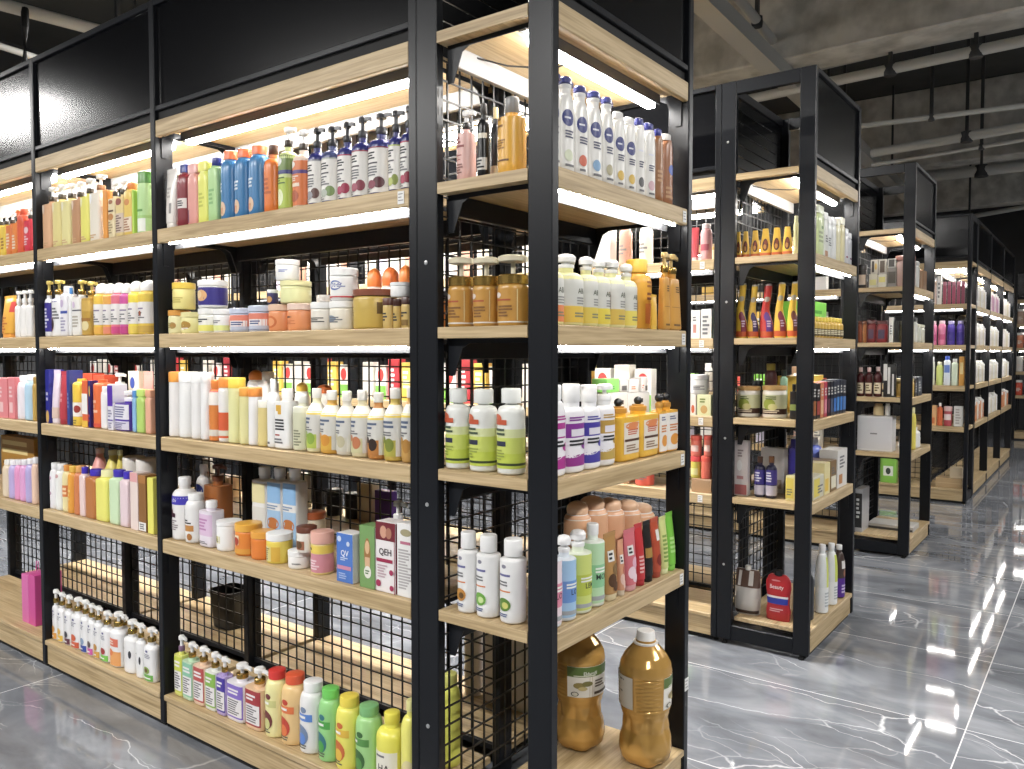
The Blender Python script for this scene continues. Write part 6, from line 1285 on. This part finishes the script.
row('S', YRUN, ZB, RS+'bottom deck', FP, [('box', 880, 897, 455, '#8fd04a', '', [('R', '#f0f4e8', -.6, .6, .25, .6), ('E', '#3a4a3a', 0, .42, .3, .12)], 'lime green carton with white panel', {'dr': .5})], off=.05)
make('box', .29, .3, .38, '#cdb58c', '', [('R', '#d9c49c', -.98, .98, .47, .53)], None, (-.575, 7.42, ZB+.0006), 0, 'large beige cardboard box behind the wire mesh', 'far run first bay', FP, 0)
# far run, aisle face
RL = 'far run aisle face '
def spread(x, ys, z, cols, place, h0, kind='sq', face='E'):
    LITE[0] = True
    for i, y in enumerate(ys):
        c, ds = cols[i % len(cols)]; h = h0*(1-.08*(i % 3)); w = .075
        make(kind, w, w*.8, h, c, 'flip:#f2f0ea' if kind == 'sq' else 'wide:#f4f2ee', [('L', '#d6d1c6', -.5, .5, .35, .55, 3)], None, (x, y, z+.0006), PI/2 if face == 'E' else 0, ds, place, FP, y)
    LITE[0] = False
cream = [('#efeade', 'cream bottle'), ('#e6dcc0', 'ivory bottle'), ('#f2f0ee', 'white bottle')]
pinks = [('#d9a0b8', 'pale pink bottle'), ('#c486b0', 'mauve bottle'), ('#efe2e6', 'blush bottle')]
warm = [('#e8a06a', 'peach bottle'), ('#f0ece4', 'white bottle'), ('#d98a5a', 'copper bottle')]
ordn = ['first bay', 'second bay', 'third bay', 'fourth bay']
for k, (y, L) in enumerate(((7.187, 1.06), (8.247, 1.25), (9.497, 1.25))):
    n = 9 if k < 2 else 6
    ys = [y+.12+i*(L-.24)/(n-1) for i in range(n)]
    for z, cols, sh in ((SZ[0], pinks if k == 1 else cream, 'top shelf'), (SZ[1], cream, 'second shelf'), (SZ[2], cream, 'third shelf'), (SZ[3], warm if k != 1 else cream, 'fourth shelf')):
        spread(.03-.06, ys, z, cols, f'far run {ordn[k]} {sh}', .22 if z < 2 else .2)
for k, x in enumerate((-.1, .02, .14, .26, .38, .5, .62)):
    for z, c, ds, sh in ((SZ[0], '#c9a48a', 'tan bottle', 'top shelf'), (SZ[1], '#e0865a', 'orange bottle', 'second shelf'), (SZ[2], '#e9e4dc', 'white bottle', 'third shelf'), (SZ[3], '#dd4a26', 'red orange bottle', 'fourth shelf')):
        LITE[0] = True; make('sq', .09, .07, .24, c, 'flip:#f2f0ea', [('L', '#f0e0d0', -.5, .5, .3, .6, 3)], None, (x, 13.46, z+.0006), 0, ds, 'back wall '+sh, 'lane end', -x); LITE[0] = False
# ---- second row seen between the posts
R2 = 'second row '; SP = 'second end unit'
Z = (680, 160, 4.27)
row('S', YR2, SZ[0], R2+'top shelf', SP, [('tube', 48, 84, 290, '#c9404a', 'x:#e8c0c0', [], 'red tube'), ('bottle', 88, 138, 275, '#e8a8a8', 'wide:#f0d8d8', [('R', '#c45a6a', -.5, .5, .3, .5)], 'rose bottle'), ('jar', 140, 170, 370, '#e8d0a0', 'lid:#c9a24a', [], 'gold lidded jar')], Z, lite=True)
Z = (690, 230, 5.689)
row('S', YR2, SZ[1], R2+'second shelf', SP, [('box', 5, 58, 458, '#ecebe8', '', [('R', '#c98a7a', -.5, .2, .2, .5), ('L', G, -.6, .6, .6, .8, 2)], 'white carton with rosy print', {'dr': .6}), ('box', 61, 125, 450, '#e6e5e2', '', [('L', G, -.7, .6, .1, .8, 5)], 'white carton with grey print', {'dr': .6}), ('box', -60, 2, 452, '#e9e9e6', '', [('L', G, -.7, .6, .1, .8, 5)], 'white carton beyond corner unit post', {'dr': .6})], Z, lite=True)
Z = (690, 350, 5.689)
r = row('S', YR2, SZ[2], R2+'third shelf', SP, [('box', -15, 35, 255, '#efe6dc', '', [('E', '#d9602e', .3, .3, .4, .2)], 'white carton with orange disc', {'dr': .6}), ('box', 38, 122, 255, '#dfe0b0', '', [('E', '#c9a05a', 0, .3, .5, .2), ('L', '#7a8a3a', -.6, .6, .6, .85, 2)], 'olive cream carton', {'dr': .6}), ('jar', -10, 110, 140, '#eceae6', 'lid:#f2f0ee', [('E', '#3a3a3a', -.5, .45, .2, .2), ('L', G, -.1, .7, .3, .6, 3)], 'white tub on two cartons', {'on': [0, 1]})], Z, lite=True)
Z = (690, 430, 5.689)
r = row('S', YR2, SZ[3], R2+'fourth shelf', SP, [('box', 5, 125, 282, '#b8926a', '', [], 'brown cardboard tray', {'dr': .5, 'wmax': .35})], Z, lite=True)
t0 = r[0]['top']
row('S', YR2, t0, R2+'fourth shelf', SP, [('jar', 5, 62, 150, '#d9d04a', 'lid:#e0484a', [('R', '#f0eaa0', -.5, .5, .2, .6)], 'yellow jar with red lid'), ('jar', 64, 125, 150, '#e8705a', 'lid:#ea5a48', [], 'red jar, lower of the stack'), ('jar', 5, 76, 30, '#ee7a66', 'lid:#ea5a48', [('R', '#f6d0c6', -.5, .5, .3, .7)], 'coral red jar stacked over the yellow jar', {'on': [0]}), ('jar', 79, 128, 30, '#ee7a66', 'lid:#ea5a48', [('R', '#f6d0c6', -.5, .5, .3, .7)], 'coral red jar stacked beside second end unit', {'on': [1]})], Z, off=.03, lite=True)
# ---- goods on the back shelves, seen through the wire mesh
BK = 'behind wide bay mesh, '; BN = 'behind narrow bay mesh, '
def backrow(y, z, xs, place, specs, face='N'):
    LITE[0] = True
    for i, x in enumerate(xs):
        kind, w, d, h, c, cap, els, ds = specs[i % len(specs)]
        make(kind, w, d, h, c, cap, els, None, (x, y, z+.0006), PI if face == 'N' else 0, ds, place, 'corner unit', -x)
    LITE[0] = False
tin = [('B', '#f2eee8', .4, 1), ('E', '#c83a34', 0, .72, .55, .2), ('B', '#5aa83a', 0, .3)]
cart = lambda a: ('box', .08, .06, .25, '#eeece6', '', [('E', '#c83a34', 0, .75, .6, .15), ('R', '#5fae3a', -1, 1, 0, .35)], 'white carton, red fruit and green foot') if a == 0 else None
def gbox(c, ds, h=.2, w=.09): return ('box', w, .07, h, c, '', [('L', '#f0eee8', -.7, .6, .3, .8, 4)], ds)
def gbot(c, ds, h=.22, w=.07): return ('bottle', w, w, h, c, 'wide:#f4f2ee', [('L', '#8a8a86', -.5, .5, .3, .6, 3)], ds)
def gjar(c, lid, ds, h=.12, w=.1): return ('jar', w, w, h, c, 'lid:'+lid, [('L', '#8a8a86', -.5, .5, .3, .6, 3)], ds)
yb = WID-.09
xs1 = [-.53-i*.115 for i in range(10)]; xs2 = [-1.8-i*.115 for i in range(7)]
sp1 = [gbot('#e8e4da', 'cream bottle'), gbox('#c8503a', 'red carton'), gbox('#e9e6de', 'white carton'), gjar('#e0a030', '#b5522a', 'amber jar')]
for i, x in enumerate(xs1[::3]): pass
backrow(yb, SZ[1], [-1.27, -1.41], BK+'second shelf', [('jar', .13, .13, .17, '#3fae3a', 'lid:#c42a34', [('B', '#c42a34', .45, 1, 2), ('E', '#f0e8e4', 0, .6, .4, .2)], 'red and green tub')])
backrow(yb, SZ[1], [-.62, -.75, -.9], BK+'second shelf', [gjar('#e8903a', '#e8903a', 'orange jar'), gbot('#d9d6d0', 'grey white bottle', .15)])
Z = (150, 450, 3.657)
row('N', WID, SZ[3], BK+'fourth shelf', 'corner unit', [
 ('jar', 602, 641, 150, '#1c1c22', 'lid:#141418', [('R', '#3a4a9a', -.6, .6, .25, .6), ('L', '#c8ccd8', -.5, .5, .3, .55, 3)], 'black canister', {'vis': False}),
 ('jar', 644, 705, 142, '#1c1c22', 'lid:#141418', [('R', '#3a4a9a', -.6, .6, .25, .6), ('L', '#c8ccd8', -.5, .5, .3, .55, 3)], 'black canister', {'vis': False}),
 ('jar', 709, 780, 158, '#1c1c22', 'lid:#141418', [('R', '#3a4a9a', -.6, .6, .25, .6), ('L', '#c8ccd8', -.5, .5, .3, .55, 3)], 'black canister', {'vis': False}),
 ('box', 784, 842, 120, '#ead9b6', '', [('R', '#f4ecd8', -.8, .8, .3, .7)], 'beige carton'),
 ('box', 848, 905, 148, '#5a2f9a', '', [('R', '#efeaf6', -.9, .9, .2, .5)], 'purple and white carton'),
 ('box', 270, 335, 90, '#e6c8a0', '', [('R', '#f3ece0', -.8, .8, .5, .8)], 'tan carton'),
], Z, off=.078)
backrow(yb, SZ[3], xs2[::3], BN+'fourth shelf', [gbox('#d9cdb0', 'beige carton', .15), gbot('#e6c25a', 'yellow bottle', .14), gbot('#f0eee8', 'white bottle', .16)])
backrow(yb, SZ[1], xs2, BN+'second shelf', [gbot('#efece4', 'white bottle', .15), gjar('#e8e4da', '#f2f0ec', 'white jar'), gbox('#dcd6c8', 'grey carton', .13)])
backrow(yb, SZ[0], xs1[::2], BK+'top shelf', [gbot('#efece4', 'white bottle', .2), gbot('#e6dfc4', 'cream bottle', .2)])
bn = at_y(232, 652, .60)
make('bin', .17, .15, .17, '#1d1f22', '', [], None, (bn.x, .60, ZB+.0006), 0, 'black plastic bin', BK+'bottom deck', CP, 0)
# inside the corner unit's back, behind its wire mesh
backrow(yb, ZB, [-.56, -.68, -.8], BK+'bottom deck', [gbox('#eeecea', 'tall white carton', .36, .1), gbox('#ece6e2', 'white carton with grey print', .34, .1), gbot('#e6dcd2', 'blush bottle', .3, .08)])
make('bottle', .07, .07, .28, '#e9ec5a', 'wide:#f0f07a', [], None, (-.54, .25, ZB+.0006), 0, 'lemon yellow bottle near the corner mesh', 'wide bay bottom deck', CP, 0)
make('bottle', .07, .06, .2, '#4a2a8a', 'wide:#3a2470', [], None, (-.2, YR2+.4, SZ[3]+.0006), 0, 'purple bottle behind dark bottles', US+'fourth shelf', AP, 0)
# second and third row fronts (seen across the aisle)
xsr = [-.62-i*.118 for i in range(28)]
def skipposts(L): return [x for x in L if all(abs(x-p) > .07 for p in (-.4455, -1.7175, -2.99, -4.26))]
xr = skipposts(xsr)[2:]+[-4.42-i*.15 for i in range(15) if abs(-4.42-i*.15+5.55) > .08]
red = lambda h, c='#f3f0ea', d='#d03a34', f='#7fc04a': ('box', .095, .06, h, c, '', [('E', d, 0, .72, .6, .18), ('R', f, -1, 1, 0, .4)], 'white fruit carton with green foot')
rowspec = [[gbot('#efe6d2', 'cream bottle'), gbot('#d9a08a', 'blush bottle'), gbox('#e9e6e0', 'white carton'), gbot('#c9c4d8', 'lilac bottle')],
 [gbox('#ecebe8', 'white carton', .18), gjar('#e8e4dc', '#f4f2ee', 'white jar'), gbox('#d9b03a', 'yellow carton', .2), gbot('#3a3a3e', 'black bottle', .2)],
 [red(.22), gbox('#e9e4d8', 'cream carton', .24), red(.22), gbox('#f0c44a', 'yellow carton', .24), gbox('#c03a44', 'crimson carton', .26)],
 [gjar('#e8604e', '#e0503e', 'red jar'), gbox('#b8926a', 'brown carton', .2), gbot('#e9e6de', 'white bottle', .22), gbox('#7fc83a', 'lime carton', .14)]]
for i, z in enumerate(SZ): backrow(YR2+.08, z, xr, 'second row beyond '+['top', 'second', 'third', 'fourth'][i]+' shelf', rowspec[i], 'S')
xr3 = [-.62-i*.14 for i in range(8)]
for i, z in enumerate(SZ): backrow(YR3+.08, z, [x for x in xr3 if abs(x+1.7175) > .07], 'third row front '+['top', 'second', 'third', 'fourth'][i]+' shelf', rowspec[(i+1) % 4], 'S')
# ---- price tags
def tag(face, plane, u, z, place, name='price_tag', h=.034, w=.024):
    b = MB(); b.box(-w/2, -.0012, -h/2, w/2, 0, h/2, WHT, .0003)
    rz = 0 if face == 'S' else PI/2
    loc = (u, plane-.0003, z) if face == 'S' else (plane+.0003, u, z)
    o = thing(name, 'white price tag on '+place, 'tag', loc, rz); link('card', b.mesh('tag_card'), o)
    b = MB()
    for k, (a, c) in enumerate(((-.38, .3), (-.38, .1), (-.38, .38))): b.box(w*a, -.0016, h*(.28-.25*k)-.0012, w*c, -.0012, h*(.28-.25*k)+.0012, mat('#8a8a8a', .6))
    link('print', b.mesh('tag_print'), o)
nth = ['top', 'second', 'third', 'fourth']
tag('S', .003, -.49, SZ[0]-.024, 'wide bay top shelf edge beside corner unit')
for i in range(4):
    tag('E', -.003, .745-.012, SZ[i]-.026, f'corner unit end {nth[i]} shelf edge')
    tag('S', YR2+.003, -.52, SZ[i]-.026, f'second row {nth[i]} shelf edge')
tag('E', 0, .77, .335, 'corner unit far post near the jugs', h=.04, w=.026)
finish_labels()
vs = SC.view_settings; vs.view_transform = 'Standard'; vs.look = 'None'; vs.gamma = 1; vs.exposure = 0.35; vs.use_curve_mapping = False
SC.cycles.max_bounces = 8; SC.cycles.diffuse_bounces = 4; SC.cycles.glossy_bounces = 4; SC.cycles.use_denoising = True
SC.cycles.sample_clamp_indirect = 6; SC.cycles.caustics_reflective = False; SC.cycles.caustics_refractive = False
